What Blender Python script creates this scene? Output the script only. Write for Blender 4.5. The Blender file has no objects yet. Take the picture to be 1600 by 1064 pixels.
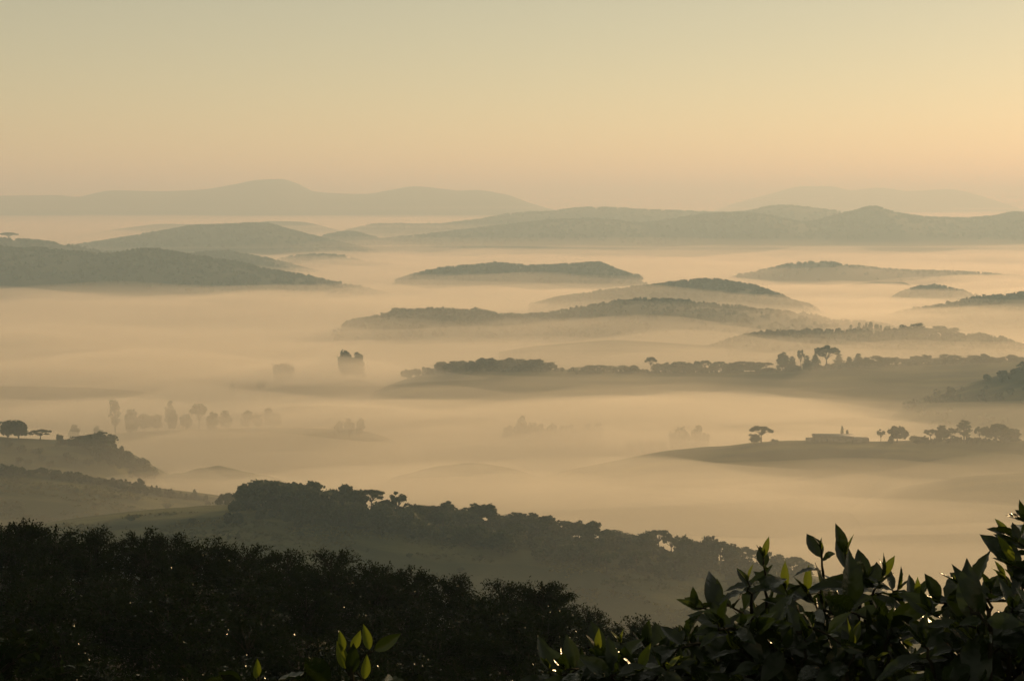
import bpy, math, random
import numpy as np
from mathutils import Vector

sc = bpy.context.scene
col = sc.collection
R = math.radians

# ------------------------------------------------------------------ camera, sky, sun, exposure
CAM_H = 200.0
F = 2462.0                      # focal length in photograph pixels (1600 wide)
PITCH = math.atan((532 - 318) / F)
cam_d = bpy.data.cameras.new("camera")
cam = bpy.data.objects.new("camera", cam_d)
col.objects.link(cam)
cam_d.sensor_width = 36.0
cam_d.lens = 36.0 * F / 1600.0
cam_d.clip_start = 0.1
cam_d.clip_end = 80000.0
cam.location = (0, 0, CAM_H)
cam.rotation_euler = (math.pi / 2 - PITCH, 0, 0)
sc.camera = cam

SUN_EL, SUN_AZ = R(13.0), R(42.0)      # azimuth to the right of the view axis (+Y)
world = bpy.data.worlds.new("World")
sc.world = world
world.use_nodes = True
wn = world.node_tree
wn.nodes.clear()
sky = wn.nodes.new("ShaderNodeTexSky")
sky.sky_type = 'NISHITA'
sky.sun_disc = False
sky.sun_elevation = SUN_EL
sky.sun_rotation = SUN_AZ
sky.altitude = 900
sky.air_density = 1.0
sky.dust_density = 0.3
sky.ozone_density = 1.0
tint = wn.nodes.new("ShaderNodeMix")
tint.data_type = 'RGBA'
tint.blend_type = 'MULTIPLY'
tint.inputs[0].default_value = 1.0
tint.inputs[7].default_value = (1.0, 0.732, 0.46, 1)
bgn = wn.nodes.new("ShaderNodeBackground")
bgn.inputs[1].default_value = 0.131
out = wn.nodes.new("ShaderNodeOutputWorld")
wn.links.new(sky.outputs[0], tint.inputs[6])
veil = wn.nodes.new("ShaderNodeMix")        # one even warm colour mixed into the sky to flatten its brightness gradient
veil.data_type = 'RGBA'
veil.inputs[0].default_value = 0.28
veil.inputs[7].default_value = (4.75, 4.0, 2.8, 1)
wn.links.new(tint.outputs[2], veil.inputs[6])
wn.links.new(veil.outputs[2], bgn.inputs[0])
wn.links.new(bgn.outputs[0], out.inputs[0])

sun_d = bpy.data.lights.new("sun", 'SUN')
sun_d.energy = 4.45
sun_d.angle = R(0.5)
sun_d.color = (1.0, 0.718, 0.36)
sun = bpy.data.objects.new("sun", sun_d)
col.objects.link(sun)
sun_dir = Vector((math.sin(SUN_AZ) * math.cos(SUN_EL), math.cos(SUN_AZ) * math.cos(SUN_EL), math.sin(SUN_EL)))
sun.rotation_euler = sun_dir.to_track_quat('Z', 'Y').to_euler()

sc.view_settings.view_transform = 'Standard'
sc.view_settings.look = 'None'
sc.view_settings.exposure = 0.0
sc.view_settings.gamma = 1.0
sc.view_settings.use_curve_mapping = False

sc.render.engine = 'CYCLES'
cy = sc.cycles
cy.max_bounces = 6
cy.diffuse_bounces = 2
cy.glossy_bounces = 2
cy.transmission_bounces = 4
cy.volume_bounces = 2
cy.transparent_max_bounces = 16
cy.sample_clamp_indirect = 3.0
cy.use_denoising = True
try:
    cy.denoiser = 'OPENIMAGEDENOISE'
except Exception:
    pass
cy.use_adaptive_sampling = False

# ------------------------------------------------------------------ helpers
rng = np.random.default_rng(11)
SP, CP = math.sin(PITCH), math.cos(PITCH)


def ray(px, py):
    cx = (px - 800.0) / F
    cyy = (532.0 - py) / F
    d = np.array([cx, CP + SP * cyy, -SP + CP * cyy])
    return d / d[1]


def P(px, py, Y):
    """point at ground distance Y on the sight line of a photograph pixel"""
    d = ray(px, py)
    return np.array([d[0] * Y, Y, CAM_H + d[2] * Y])


def hash2(ix, iy, seed):
    h = (ix * 374761393 + iy * 668265263 + seed * 982451653) & 0xFFFFFFFF
    h = ((h ^ (h >> 13)) * 1274126177) & 0xFFFFFFFF
    h = h ^ (h >> 16)
    return (h & 0xFFFFFF) / float(0xFFFFFF)


def vnoise(x, y, seed=0):
    x = np.asarray(x, float)
    y = np.asarray(y, float)
    ix = np.floor(x).astype(np.int64)
    iy = np.floor(y).astype(np.int64)
    fx = x - ix
    fy = y - iy
    ux = fx * fx * fx * (fx * (fx * 6 - 15) + 10)
    uy = fy * fy * fy * (fy * (fy * 6 - 15) + 10)
    a = hash2(ix, iy, seed)
    b = hash2(ix + 1, iy, seed)
    c = hash2(ix, iy + 1, seed)
    d = hash2(ix + 1, iy + 1, seed)
    return (a + (b - a) * ux + (c - a) * uy + (a - b - c + d) * ux * uy) * 2 - 1


def fbm(x, y, seed=0, octv=4, gain=0.5):
    s = 0
    amp = 1.0
    for k in range(octv):
        s = s + amp * vnoise(x * 2 ** k + 17.3 * k, y * 2 ** k - 9.1 * k, seed + k)
        amp *= gain
    return s


def interp(xs, ys, x):
    """monotone cubic through the points"""
    xs = np.asarray(xs, float)
    ys = np.asarray(ys, float)
    h = np.diff(xs)
    d = np.diff(ys) / h
    m = np.zeros_like(ys)
    m[0], m[-1] = d[0], d[-1]
    for i in range(1, len(xs) - 1):
        if d[i - 1] * d[i] > 0:
            w1, w2 = 2 * h[i] + h[i - 1], h[i] + 2 * h[i - 1]
            m[i] = (w1 + w2) / (w1 / d[i - 1] + w2 / d[i])
    x = np.clip(x, xs[0], xs[-1])
    k = np.clip(np.searchsorted(xs, x) - 1, 0, len(xs) - 2)
    t = (x - xs[k]) / h[k]
    return ((2 * t ** 3 - 3 * t ** 2 + 1) * ys[k] + (t ** 3 - 2 * t ** 2 + t) * h[k] * m[k]
            + (-2 * t ** 3 + 3 * t ** 2) * ys[k + 1] + (t ** 3 - t ** 2) * h[k] * m[k + 1])


def mesh_np(name, verts, faces_list, smooth=False):
    """faces_list: list of int arrays (n, k)"""
    verts = np.asarray(verts, np.float32)
    me = bpy.data.meshes.new(name)
    me.vertices.add(len(verts))
    me.vertices.foreach_set("co", verts.ravel())
    faces_list = [np.asarray(f, np.int32) for f in faces_list if len(f)]
    nl = sum(f.size for f in faces_list)
    nf = sum(len(f) for f in faces_list)
    me.loops.add(nl)
    me.polygons.add(nf)
    me.loops.foreach_set("vertex_index", np.concatenate([f.ravel() for f in faces_list]))
    starts = []
    s = 0
    for f in faces_list:
        starts.append(s + np.arange(len(f)) * f.shape[1])
        s += f.size
    me.polygons.foreach_set("loop_start", np.concatenate(starts).astype(np.int32))
    if smooth:
        me.polygons.foreach_set("use_smooth", np.ones(nf, bool))
    me.update(calc_edges=True)
    me.validate()
    return me


def link(name, me, m=None, parent=None, loc=None):
    o = bpy.data.objects.new(name, me)
    col.objects.link(o)
    if m is not None and me is not None and not me.materials:
        me.materials.append(m)
    if parent is not None:
        o.parent = parent
    if loc is not None:
        o.location = loc
    return o


def tag(o, label=None, cat=None, group=None, kind=None):
    if label:
        o["label"] = label
    if cat:
        o["category"] = cat
    if group:
        o["group"] = group
    if kind:
        o["kind"] = kind
    return o


def grid_faces(nu, nv, off=0):
    i = np.arange(nu - 1)[:, None]
    j = np.arange(nv - 1)[None, :]
    a = (i * nv + j).ravel() + off
    return np.stack([a, a + nv, a + nv + 1, a + 1], 1)


# ------------------------------------------------------------------ materials
def noise_mat(name, c1, c2, scale=0.02, rough=0.9, spec=0.2, detail=6.0, extra=None):
    m = bpy.data.materials.new(name)
    m.use_nodes = True
    nt = m.node_tree
    b = nt.nodes["Principled BSDF"]
    tc = nt.nodes.new("ShaderNodeTexCoord")
    n = nt.nodes.new("ShaderNodeTexNoise")
    n.inputs["Scale"].default_value = scale
    n.inputs["Detail"].default_value = detail
    r = nt.nodes.new("ShaderNodeValToRGB")
    r.color_ramp.elements[0].position = 0.35
    r.color_ramp.elements[1].position = 0.68
    r.color_ramp.elements[0].color = (*c1, 1)
    r.color_ramp.elements[1].color = (*c2, 1)
    nt.links.new(tc.outputs["Object"], n.inputs["Vector"])
    nt.links.new(n.outputs[0], r.inputs[0])
    nt.links.new(r.outputs[0], b.inputs["Base Color"])
    b.inputs["Roughness"].default_value = rough
    b.inputs["Specular IOR Level"].default_value = spec
    return m


def field_mat(name, c1, c2, c3):
    """pasture: broad patches, mown or grazed streaks and tufts"""
    m = noise_mat(name, c1, c2, 0.016, 0.95, 0.1, 8.0)
    nt = m.node_tree
    b = nt.nodes["Principled BSDF"]
    src = b.inputs["Base Color"].links[0].from_socket
    tc = nt.nodes.new("ShaderNodeTexCoord")
    mp = nt.nodes.new("ShaderNodeMapping")
    mp.inputs["Scale"].default_value = (0.012, 0.05, 0.05)
    mp.inputs["Rotation"].default_value = (0, 0, 0.5)
    n2 = nt.nodes.new("ShaderNodeTexNoise")
    n2.inputs["Scale"].default_value = 1.0
    n2.inputs["Detail"].default_value = 5
    rr = nt.nodes.new("ShaderNodeValToRGB")
    rr.color_ramp.elements[0].position = 0.45
    rr.color_ramp.elements[1].position = 0.72
    mx = nt.nodes.new("ShaderNodeMix")
    mx.data_type = 'RGBA'
    mx.inputs[7].default_value = (*c3, 1)
    nt.links.new(tc.outputs["Object"], mp.inputs["Vector"])
    nt.links.new(mp.outputs[0], n2.inputs["Vector"])
    nt.links.new(n2.outputs[0], rr.inputs[0])
    nt.links.new(rr.outputs[0], mx.inputs[0])
    nt.links.new(src, mx.inputs[6])
    nt.links.new(mx.outputs[2], b.inputs["Base Color"])
    n3 = nt.nodes.new("ShaderNodeTexNoise")
    n3.inputs["Scale"].default_value = 0.5
    n3.inputs["Detail"].default_value = 6
    bp = nt.nodes.new("ShaderNodeBump")
    bp.inputs["Distance"].default_value = 1.2
    bp.inputs["Strength"].default_value = 0.35
    nt.links.new(tc.outputs["Object"], n3.inputs["Vector"])
    nt.links.new(n3.outputs[0], bp.inputs["Height"])
    nt.links.new(bp.outputs[0], b.inputs["Normal"])
    return m


def volume_mat(name, color, density, aniso, absorb=(0, 0, 0)):
    m = bpy.data.materials.new(name)
    m.use_nodes = True
    nt = m.node_tree
    nt.nodes.clear()
    o = nt.nodes.new("ShaderNodeOutputMaterial")
    v = nt.nodes.new("ShaderNodeVolumePrincipled")
    v.inputs["Color"].default_value = (*color, 1)
    v.inputs["Density"].default_value = density
    v.inputs["Anisotropy"].default_value = aniso
    v.inputs["Absorption Color"].default_value = (*absorb, 1)
    nt.links.new(v.outputs[0], o.inputs["Volume"])
    return m


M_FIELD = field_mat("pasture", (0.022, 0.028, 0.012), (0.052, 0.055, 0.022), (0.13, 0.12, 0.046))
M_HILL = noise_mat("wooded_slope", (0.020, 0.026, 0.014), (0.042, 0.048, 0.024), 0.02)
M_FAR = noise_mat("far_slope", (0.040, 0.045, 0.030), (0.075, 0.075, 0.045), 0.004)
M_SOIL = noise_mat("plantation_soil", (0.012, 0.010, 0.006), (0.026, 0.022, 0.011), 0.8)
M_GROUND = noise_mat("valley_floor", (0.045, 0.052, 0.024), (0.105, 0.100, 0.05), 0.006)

# ------------------------------------------------------------------ valley floor and hills
HAZE_X, HAZE_Y0, HAZE_Y1 = 16000, -1500, 30000
GX, GY0, GY1 = 15900, -1400, 29900
ys = np.concatenate([np.linspace(GY0, 300, 8), np.geomspace(340, GY1, 150)])
us = np.linspace(-1, 1, 140)
us = np.sign(us) * np.abs(us) ** 1.8
XX = np.repeat((us * GX)[:, None], len(ys), 1)
YY = np.repeat(ys[None, :], len(us), 0)
ZZ = 2.5 * fbm(XX / 380, YY / 380, 3, 3) * (YY > 400)
me = mesh_np("ground", np.stack([XX, YY, ZZ], 2).reshape(-1, 3), [grid_faces(len(us), len(ys))], True)
tag(link("ground", me, M_GROUND), "valley floor of fields lying under the morning mist", "ground", kind="structure")

HILLS = {}


def hill(key, pts, Y, Wf, Wb, mat, label, rough=0.05, base=-6.0, nu=None, nv=46, seed=1, scale=160.0):
    """a hill whose crest follows pts (pixel x, pixel y[, distance]); falls off over Wf metres towards us and Wb behind"""
    pp = np.array([P(p[0], p[1], p[2] if len(p) > 2 else Y) for p in pts])
    xs, yc, zc = pp[:, 0], pp[:, 1], pp[:, 2]

    def h(x, y):
        c = interp(xs, zc, x)
        y0 = interp(xs, yc, x)
        t = np.where(y < y0, (y0 - y) / Wf, (y - y0) / Wb)
        t = np.clip(t, 0, 1)
        b = (1 - t * t) ** 2
        nz = fbm(x / scale, y / scale, seed, 5) * rough * np.maximum(c - base, 0) * (0.25 + 1.5 * t * (1 - t) * 2) * (t < 1)
        return base + (c - base) * b + nz

    nu = nu or int(min(260, max(60, (xs[-1] - xs[0]) / (Y * 0.0022))))
    gx = np.linspace(xs[0], xs[-1], nu)
    t = np.concatenate([np.linspace(-1, 0, nv)[:-1], np.linspace(0, 1, nv // 2)])
    y0 = interp(xs, yc, gx)
    GXX = np.repeat(gx[:, None], len(t), 1)
    GYY = y0[:, None] + np.where(t < 0, t * Wf, t * Wb)[None, :]
    Z = h(GXX, GYY)
    me = mesh_np("hill", np.stack([GXX, GYY, Z], 2).reshape(-1, 3), [grid_faces(nu, len(t))], True)
    o = link("hill", me, mat)
    tag(o, label, "hill", kind="structure")
    HILLS[key] = dict(h=h, xs=xs, yc=lambda x: interp(xs, yc, x), zc=lambda x: interp(xs, zc, x), Wf=Wf, Wb=Wb, Y=Y)
    return o


# near slopes on this side of the mist
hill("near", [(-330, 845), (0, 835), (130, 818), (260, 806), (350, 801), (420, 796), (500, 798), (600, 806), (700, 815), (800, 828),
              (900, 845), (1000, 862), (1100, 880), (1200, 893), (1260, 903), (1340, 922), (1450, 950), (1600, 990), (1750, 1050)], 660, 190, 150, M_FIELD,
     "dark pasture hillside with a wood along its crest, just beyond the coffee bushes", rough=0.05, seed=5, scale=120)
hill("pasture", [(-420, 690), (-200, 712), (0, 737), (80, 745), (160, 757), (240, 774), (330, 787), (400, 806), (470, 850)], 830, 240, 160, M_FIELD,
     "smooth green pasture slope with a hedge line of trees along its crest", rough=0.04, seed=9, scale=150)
hill("left_knoll", [(-420, 640), (-150, 668), (0, 684), (60, 688), (120, 693), (180, 712), (225, 742), (275, 770)], 1000, 220, 160, M_FIELD,
     "hazy pasture knoll with dark tree clumps falling into the mist", rough=0.05, seed=12, scale=120)
# low land showing in the mist
hill("shed_land", [(740, 790), (850, 755), (940, 733), (1020, 717), (1090, 706), (1140, 700), (1200, 692), (1290, 690), (1380, 691), (1500, 690), (1600, 690), (1900, 680)], 1070, 170, 140, M_FIELD,
     "low ridge of farmland with scattered spreading trees rising from the mist", rough=0.06, seed=21, scale=120)
hill("right_mound", [(1330, 803), (1390, 779), (1440, 763), (1500, 752), (1560, 745), (1610, 742), (1750, 738), (1950, 763)], 955, 150, 130, M_FIELD,
     "smooth grassy mound rising through thin mist", rough=0.03, seed=23, scale=120)
hill("belt_ridge", [(540, 650), (600, 606), (660, 588), (740, 580), (860, 580), (960, 581), (1100, 582), (1200, 580), (1300, 574), (1400, 570), (1500, 566), (1600, 562), (1900, 540)], 1545, 260, 200, M_FIELD,
     "long low ridge with a belt of trees along its top, in the mist", rough=0.05, seed=27, scale=200)
hill("streak_ridge", [(330, 652), (400, 645), (450, 637), (520, 635), (600, 639), (680, 650)], 1400, 90, 90, M_HILL,
     "faint low rise almost lost in the mist", rough=0.05, seed=29)
hill("shade_rise", [(170, 787), (220, 763), (270, 747), (330, 741), (390, 747), (440, 757), (500, 773), (560, 795)], 1020, 90, 80, M_FIELD,
     "dim flat rise of ground under thin mist beside the knoll", rough=0.35, seed=31, scale=70)
hill("mid_rise", [(580, 757), (630, 738), (690, 725), (745, 720), (800, 728), (850, 744), (890, 762)], 1090, 80, 80, M_FIELD,
     "dim patch of rising ground in the middle of the mist", rough=0.35, seed=33, scale=70)
hill("row_rise", [(60, 710), (120, 687), (200, 677), (310, 672), (430, 669), (560, 675), (640, 705)], 1270, 110, 100, M_FIELD,
     "low rise under the faint row of trees in the mist", rough=0.05, seed=34)
hill("misty_rise", [(300, 663), (360, 623), (442, 604), (500, 600), (550, 594), (600, 606), (670, 648)], 1600, 140, 120, M_FIELD,
     "low rise hidden in mist beneath the single tree and the pair", rough=0.05, seed=36)
hill("left_streak", [(-300, 604), (-100, 603), (60, 604), (160, 608), (280, 622)], 1560, 90, 90, M_FIELD,
     "long faint streak of ground in the mist", rough=0.05, seed=35)
hill("belt_slope", [(1340, 668), (1400, 645), (1450, 625), (1500, 606), (1550, 590), (1600, 577), (1750, 550), (1950, 545)], 1395, 240, 180, M_FIELD,
     "darker slope dropping into the mist in front of the tall end of the tree belt", rough=0.06, seed=28, scale=150)
# wooded islands in the mist
hill("low_island", [(780, 552), (830, 543), (900, 537), (960, 533), (1020, 537), (1080, 541), (1150, 543), (1300, 549)], 1890, 260, 200, M_HILL,
     "very low bare island of land in the mist", rough=0.05, seed=37, scale=220)
hill("block_island", [(1110, 548), (1140, 536), (1180, 527), (1240, 523), (1330, 524), (1400, 524), (1480, 526), (1560, 534), (1620, 552)], 1900, 280, 220, M_HILL,
     "wooded island with a square-cut block of tall trees on it", rough=0.05, seed=39, scale=220)
hill("twin_island", [(540, 506), (590, 499), (620, 490), (690, 488), (750, 490), (810, 497), (880, 491), (930, 481), (1000, 474), (1060, 475), (1110, 480), (1180, 487), (1240, 493), (1300, 505), (1360, 508), (1420, 520)],
     2280, 400, 300, M_HILL, "broad wooded island with two humps standing in the mist", rough=0.05, seed=41, scale=260)
hill("hump_island", [(830, 480), (870, 470), (940, 459), (1010, 451), (1060, 445), (1110, 441), (1160, 448), (1200, 459), (1230, 470), (1270, 484)], 2800, 400, 320, M_HILL,
     "single wooded hump standing in the mist behind the twin-humped one", rough=0.05, seed=43, scale=300)
hill("right_island", [(1400, 492), (1470, 480), (1530, 469), (1590, 463), (1650, 460), (1800, 470)], 2450, 360, 300, M_HILL,
     "half hidden wooded rise entering from the edge", rough=0.05, seed=45, scale=260)
hill("faint_island", [(1390, 470), (1430, 455), (1460, 451), (1490, 455), (1530, 467)], 3150, 250, 220, M_HILL,
     "small pale wooded hump in bright mist", rough=0.05, seed=47, scale=260)
hill("faint_block", [(1310, 455), (1330, 445), (1370, 441), (1410, 441), (1430, 455)], 3500, 220, 220, M_HILL,
     "pale flat-topped rise in bright mist", rough=0.04, seed=49, scale=260)
hill("pale_dome", [(1150, 432), (1190, 424), (1240, 413), (1280, 410), (1330, 416), (1390, 422), (1500, 426), (1600, 434)], 3900, 420, 320, M_HILL,
     "pale smooth dome of land before the long ridge", rough=0.05, seed=51, scale=300)
hill("mist_ridge", [(620, 440), (670, 426), (720, 420), (790, 416), (830, 419), (880, 417), (935, 415), (960, 424), (1000, 436)], 3620, 400, 320, M_HILL,
     "low wooded ridge with a level top between two mist banks", rough=0.06, seed=53, scale=260)
# the big hills on the left
hill("left_front", [(-400, 425), (-150, 428), (0, 431), (80, 435), (170, 444), (260, 455), (350, 468)], 3150, 420, 300, M_HILL,
     "dark low wooded spur at the mist edge in front of the big hill", rough=0.06, seed=55, scale=300)
hill("left_big", [(-400, 372), (-200, 384), (0, 391), (60, 392), (110, 396), (170, 401), (235, 391), (265, 395), (295, 402), (350, 411), (400, 420), (450, 430), (500, 440), (540, 448), (580, 457), (640, 470)],
     3300, 560, 420, M_HILL, "big dark wooded hill falling gently into the mist", rough=0.06, seed=57, scale=380)
hill("left_second", [(220, 414), (260, 405), (300, 399), (350, 396), (415, 407), (475, 421), (515, 431), (560, 442), (620, 455)], 4300, 520, 420, M_HILL,
     "grey wooded shoulder behind the big dark hill", rough=0.06, seed=59, scale=380)
hill("left_third", [(400, 424), (450, 405), (480, 401), (530, 402), (580, 413), (650, 420), (700, 432), (750, 446)], 4700, 420, 420, M_HILL,
     "small grey hump between the shoulder and the mist", rough=0.06, seed=60, scale=380)
hill("left_top", [(-400, 360), (-150, 370), (-30, 375), (30, 376), (80, 382), (140, 392), (200, 404)], 4200, 520, 420, M_HILL,
     "hill shoulder with one spreading tree on its top", rough=0.05, seed=61, scale=380)
hill("left_peak", [(60, 395), (140, 383), (200, 374), (260, 363), (320, 354), (370, 353), (410, 352), (450, 361), (490, 372), (560, 388), (620, 402), (690, 418)], 5600, 800, 600, M_HILL,
     "long peaked hill with trees along its rounded summit", rough=0.06, seed=63, scale=500)
hill("second_peak", [(440, 390), (500, 372), (545, 364), (590, 374), (640, 388), (700, 404), (760, 414)], 6200, 700, 600, M_HILL,
     "pale pointed hill beside the long peaked hill", rough=0.06, seed=65, scale=500)
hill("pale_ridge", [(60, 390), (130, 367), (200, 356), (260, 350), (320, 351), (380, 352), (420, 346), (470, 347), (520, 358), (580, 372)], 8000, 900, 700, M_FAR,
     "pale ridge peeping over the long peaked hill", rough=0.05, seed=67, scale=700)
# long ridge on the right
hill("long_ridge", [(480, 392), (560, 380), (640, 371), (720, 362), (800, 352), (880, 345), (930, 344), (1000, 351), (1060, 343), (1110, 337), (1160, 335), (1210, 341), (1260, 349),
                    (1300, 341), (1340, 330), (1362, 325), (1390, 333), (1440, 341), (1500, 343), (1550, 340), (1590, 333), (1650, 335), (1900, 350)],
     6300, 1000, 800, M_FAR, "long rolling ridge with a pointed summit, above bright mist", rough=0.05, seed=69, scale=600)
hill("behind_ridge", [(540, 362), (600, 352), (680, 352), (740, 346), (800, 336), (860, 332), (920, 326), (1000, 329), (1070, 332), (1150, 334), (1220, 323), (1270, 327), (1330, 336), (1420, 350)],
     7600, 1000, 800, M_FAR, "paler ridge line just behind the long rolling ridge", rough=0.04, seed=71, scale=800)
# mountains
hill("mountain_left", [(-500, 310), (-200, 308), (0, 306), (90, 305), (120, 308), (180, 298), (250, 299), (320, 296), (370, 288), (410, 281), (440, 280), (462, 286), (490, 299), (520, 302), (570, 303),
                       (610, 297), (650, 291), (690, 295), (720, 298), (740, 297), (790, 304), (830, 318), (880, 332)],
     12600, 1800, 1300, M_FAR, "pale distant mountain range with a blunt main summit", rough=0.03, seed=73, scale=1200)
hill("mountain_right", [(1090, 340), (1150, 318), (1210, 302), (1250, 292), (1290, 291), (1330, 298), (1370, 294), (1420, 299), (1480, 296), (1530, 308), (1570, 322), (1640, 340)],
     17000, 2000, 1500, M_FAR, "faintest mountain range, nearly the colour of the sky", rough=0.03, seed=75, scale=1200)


# camera hill: slopes down to a brow beyond which it drops away
BROW_Y = 58.0
brow_px = [-500, 0, 40, 90, 180, 300, 420, 500, 560, 620, 690, 760, 850, 900, 960, 1030, 1100, 1200, 1400, 1600, 2000]
brow_py = [800, 816, 812, 824, 830, 838, 850, 862, 880, 893, 901, 908, 905, 930, 950, 970, 985, 1000, 1030, 1060, 1100]
BUSH_H = 2.0


def brow_z(m):
    px = 800 + m * F
    py = np.interp(px, brow_px, brow_py)
    cyy = (532 - py) / F
    dz = (-SP + CP * cyy) / (CP + SP * cyy)
    return CAM_H + dz * BROW_Y - BUSH_H


def camhill_z(x, y):
    m = x / np.maximum(y, 8.0)
    zb = brow_z(m)
    k = (CAM_H - BUSH_H - zb) / BROW_Y
    z_in = CAM_H - BUSH_H - y * (k + 0.13 * np.clip(1 - y / BROW_Y, 0, 1))
    return np.where(y <= BROW_Y, z_in, zb - 0.36 * (y - BROW_Y)) + 0.08 * fbm(x / 3.0, y / 3.0, 91, 3)


ms = np.linspace(-0.75, 0.75, 160)
yy = np.concatenate([np.linspace(0.4, BROW_Y, 60), np.geomspace(60, 560, 40)])
XX = ms[:, None] * np.maximum(yy, 8)[None, :]
YY = np.repeat(yy[None, :], len(ms), 0)
ZZ = camhill_z(XX, YY)
me = mesh_np("plantation_ground", np.stack([XX, YY, ZZ], 2).reshape(-1, 3), [grid_faces(len(ms), len(yy))], True)
tag(link("plantation_ground", me, M_SOIL), "bare sloping earth under the coffee bushes", "ground", kind="structure")

# ------------------------------------------------------------------ air
HAZE_TOP = 460.0
hv = [(sx, sy, sz) for sx in (-HAZE_X, HAZE_X) for sy in (HAZE_Y0, HAZE_Y1) for sz in (-14.0, HAZE_TOP)]
hf = [(0, 1, 3, 2), (4, 6, 7, 5), (0, 4, 5, 1), (2, 3, 7, 6), (0, 2, 6, 4), (1, 5, 7, 3)]
HAZE_D = 2.1e-4
me = mesh_np("haze", hv, [np.array(hf)])
tag(link("haze", me, volume_mat("haze_air", (0.60, 0.81, 0.96), HAZE_D, 0.22, (0.5, 0.14, 0.0))), "golden morning haze filling the whole air", "haze", kind="stuff")


def fog_bank(zbase, amp, density, seed, sx, sy, label, y0=430.0, far_lift=0.0, drop=0.0):
    nv, nu = 230, 150
    yv = np.geomspace(y0, 28500.0, nv)
    uv = np.linspace(-1, 1, nu)
    XX = uv[:, None] * (250 + 0.52 * yv)[None, :]
    YY = np.repeat(yv[None, :], nu, 0)
    n = fbm(XX / sx, YY / sy, seed, 4, 0.55)
    ZZ = np.maximum(zbase + amp * n + far_lift * np.clip((YY - 4600) / 4000, 0, 1) - drop * np.clip((YY - 2500) / 600, 0, 1), 2.0)
    top = np.stack([XX, YY, ZZ], 2).reshape(-1, 3)
    bot = top.copy()
    bot[:, 2] = -9.0 - 0.3 * (seed % 7)
    f_top = grid_faces(nu, nv)
    N = nu * nv
    f_bot = f_top[:, ::-1] + N
    i = np.arange(nu - 1)
    j = np.arange(nv - 1)
    s1 = np.stack([i * nv, i * nv + N, (i + 1) * nv + N, (i + 1) * nv], 1)[:, ::-1]
    e = nv - 1
    s2 = np.stack([i * nv + e, i * nv + e + N, (i + 1) * nv + e + N, (i + 1) * nv + e], 1)
    s3 = np.stack([j, j + 1, j + 1 + N, j + N], 1)[:, ::-1]
    k = (nu - 1) * nv
    s4 = np.stack([k + j, k + j + 1, k + j + 1 + N, k + j + N], 1)
    me = mesh_np("fog_bank", np.concatenate([top, bot]), [np.concatenate([f_top, f_bot, s1, s2, s3, s4])])
    o = link("fog_bank", me, volume_mat("valley_mist", (1.0, 0.94, 0.82), density, 0.40))
    tag(o, label, "mist", kind="stuff")
    return o


fog_bank(18, 15, 0.0105, 735, 380, 120, "densest mist lying lowest over the valley floor")
fog_bank(30, 24, 0.0036, 482, 560, 170, "middle layer of drifting mist over the valley", far_lift=14, drop=6)
fog_bank(55, 14, 0.0012, 163, 600, 330, "thin upper veil of mist over the valley", far_lift=34, drop=16)
fog_bank(56, 8, 0.00045, 197, 1600, 1100, "high pale veil of mist among the far ridges", y0=4900.0, far_lift=60)
fog_bank(112, 8, 0.00012, 211, 2200, 1500, "pale haze hanging among the far ridges", y0=5900.0)
fog_bank(165, 12, 0.00009, 223, 2600, 1900, "thin pale haze before the distant mountains", y0=9300.0)
fog_bank(240, 14, 0.00006, 229, 3600, 2600, "thinnest pale haze at the foot of the distant mountains", y0=9800.0)


def wisp(px, py, Y, width, depth, thick, density, label, yaw=0.0, seed=0):
    """a flat lens of thicker mist drifting at its own height"""
    g = np.random.default_rng(seed)
    na, nr = 72, 14
    c = P(px, py, Y)
    a = np.linspace(0, 2 * np.pi, na, endpoint=False)
    rim = 1 + 0.30 * vnoise(np.cos(a) * 1.3 + seed, np.sin(a) * 1.3, seed) + 0.14 * vnoise(np.cos(a) * 4 + seed, np.sin(a) * 4, seed + 5)
    vs, fs = [], []
    r = np.linspace(0, 1, nr)[1:]
    for sgn in (1, -1):
        vs.append((0, 0, sgn * 0.5))
        for q in r:
            x, y = q * rim * np.cos(a), q * rim * np.sin(a)
            z = sgn * 0.5 * (1 - q * q) ** 1.2 * (1 + (0.5 * vnoise(x * 3 + seed, y * 3, seed + 9) if sgn > 0 else 0))
            vs.extend(zip(x, y, z + 0 * x))
    vs = np.array(vs, float)
    ids = lambda half, k, q: half * (1 + na * len(r)) + 1 + k * na + q % na
    quads, tris = [], []
    for half in (0, 1):
        o = half * (1 + na * len(r))
        for q in range(na):
            t = (o, ids(half, 0, q), ids(half, 0, q + 1))
            tris.append(t if half == 0 else t[::-1])
            for k in range(len(r) - 1):
                t = (ids(half, k, q), ids(half, k + 1, q), ids(half, k + 1, q + 1), ids(half, k, q + 1))
                quads.append(t if half == 0 else t[::-1])
    # the two rims share their last ring (thickness 0): weld by index
    last = len(r) - 1
    m = {ids(1, last, q): ids(0, last, q) for q in range(na)}
    tris = [[m.get(i, i) for i in t] for t in tris]
    quads = [[m.get(i, i) for i in t] for t in quads]
    vs[:, 0] *= width / 2
    vs[:, 1] *= depth / 2
    vs[:, 2] *= thick
    ca, sa = math.cos(yaw), math.sin(yaw)
    vs[:, :2] = vs[:, :2] @ np.array([[ca, sa], [-sa, ca]])
    o = link("fog_bank", mesh_np("fog_bank", vs, [np.array(tris), np.array(quads)]), volume_mat("drifting_mist", (1.0, 0.95, 0.84), density, 0.40), None, tuple(c))
    tag(o, label, "mist", kind="stuff")


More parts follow.
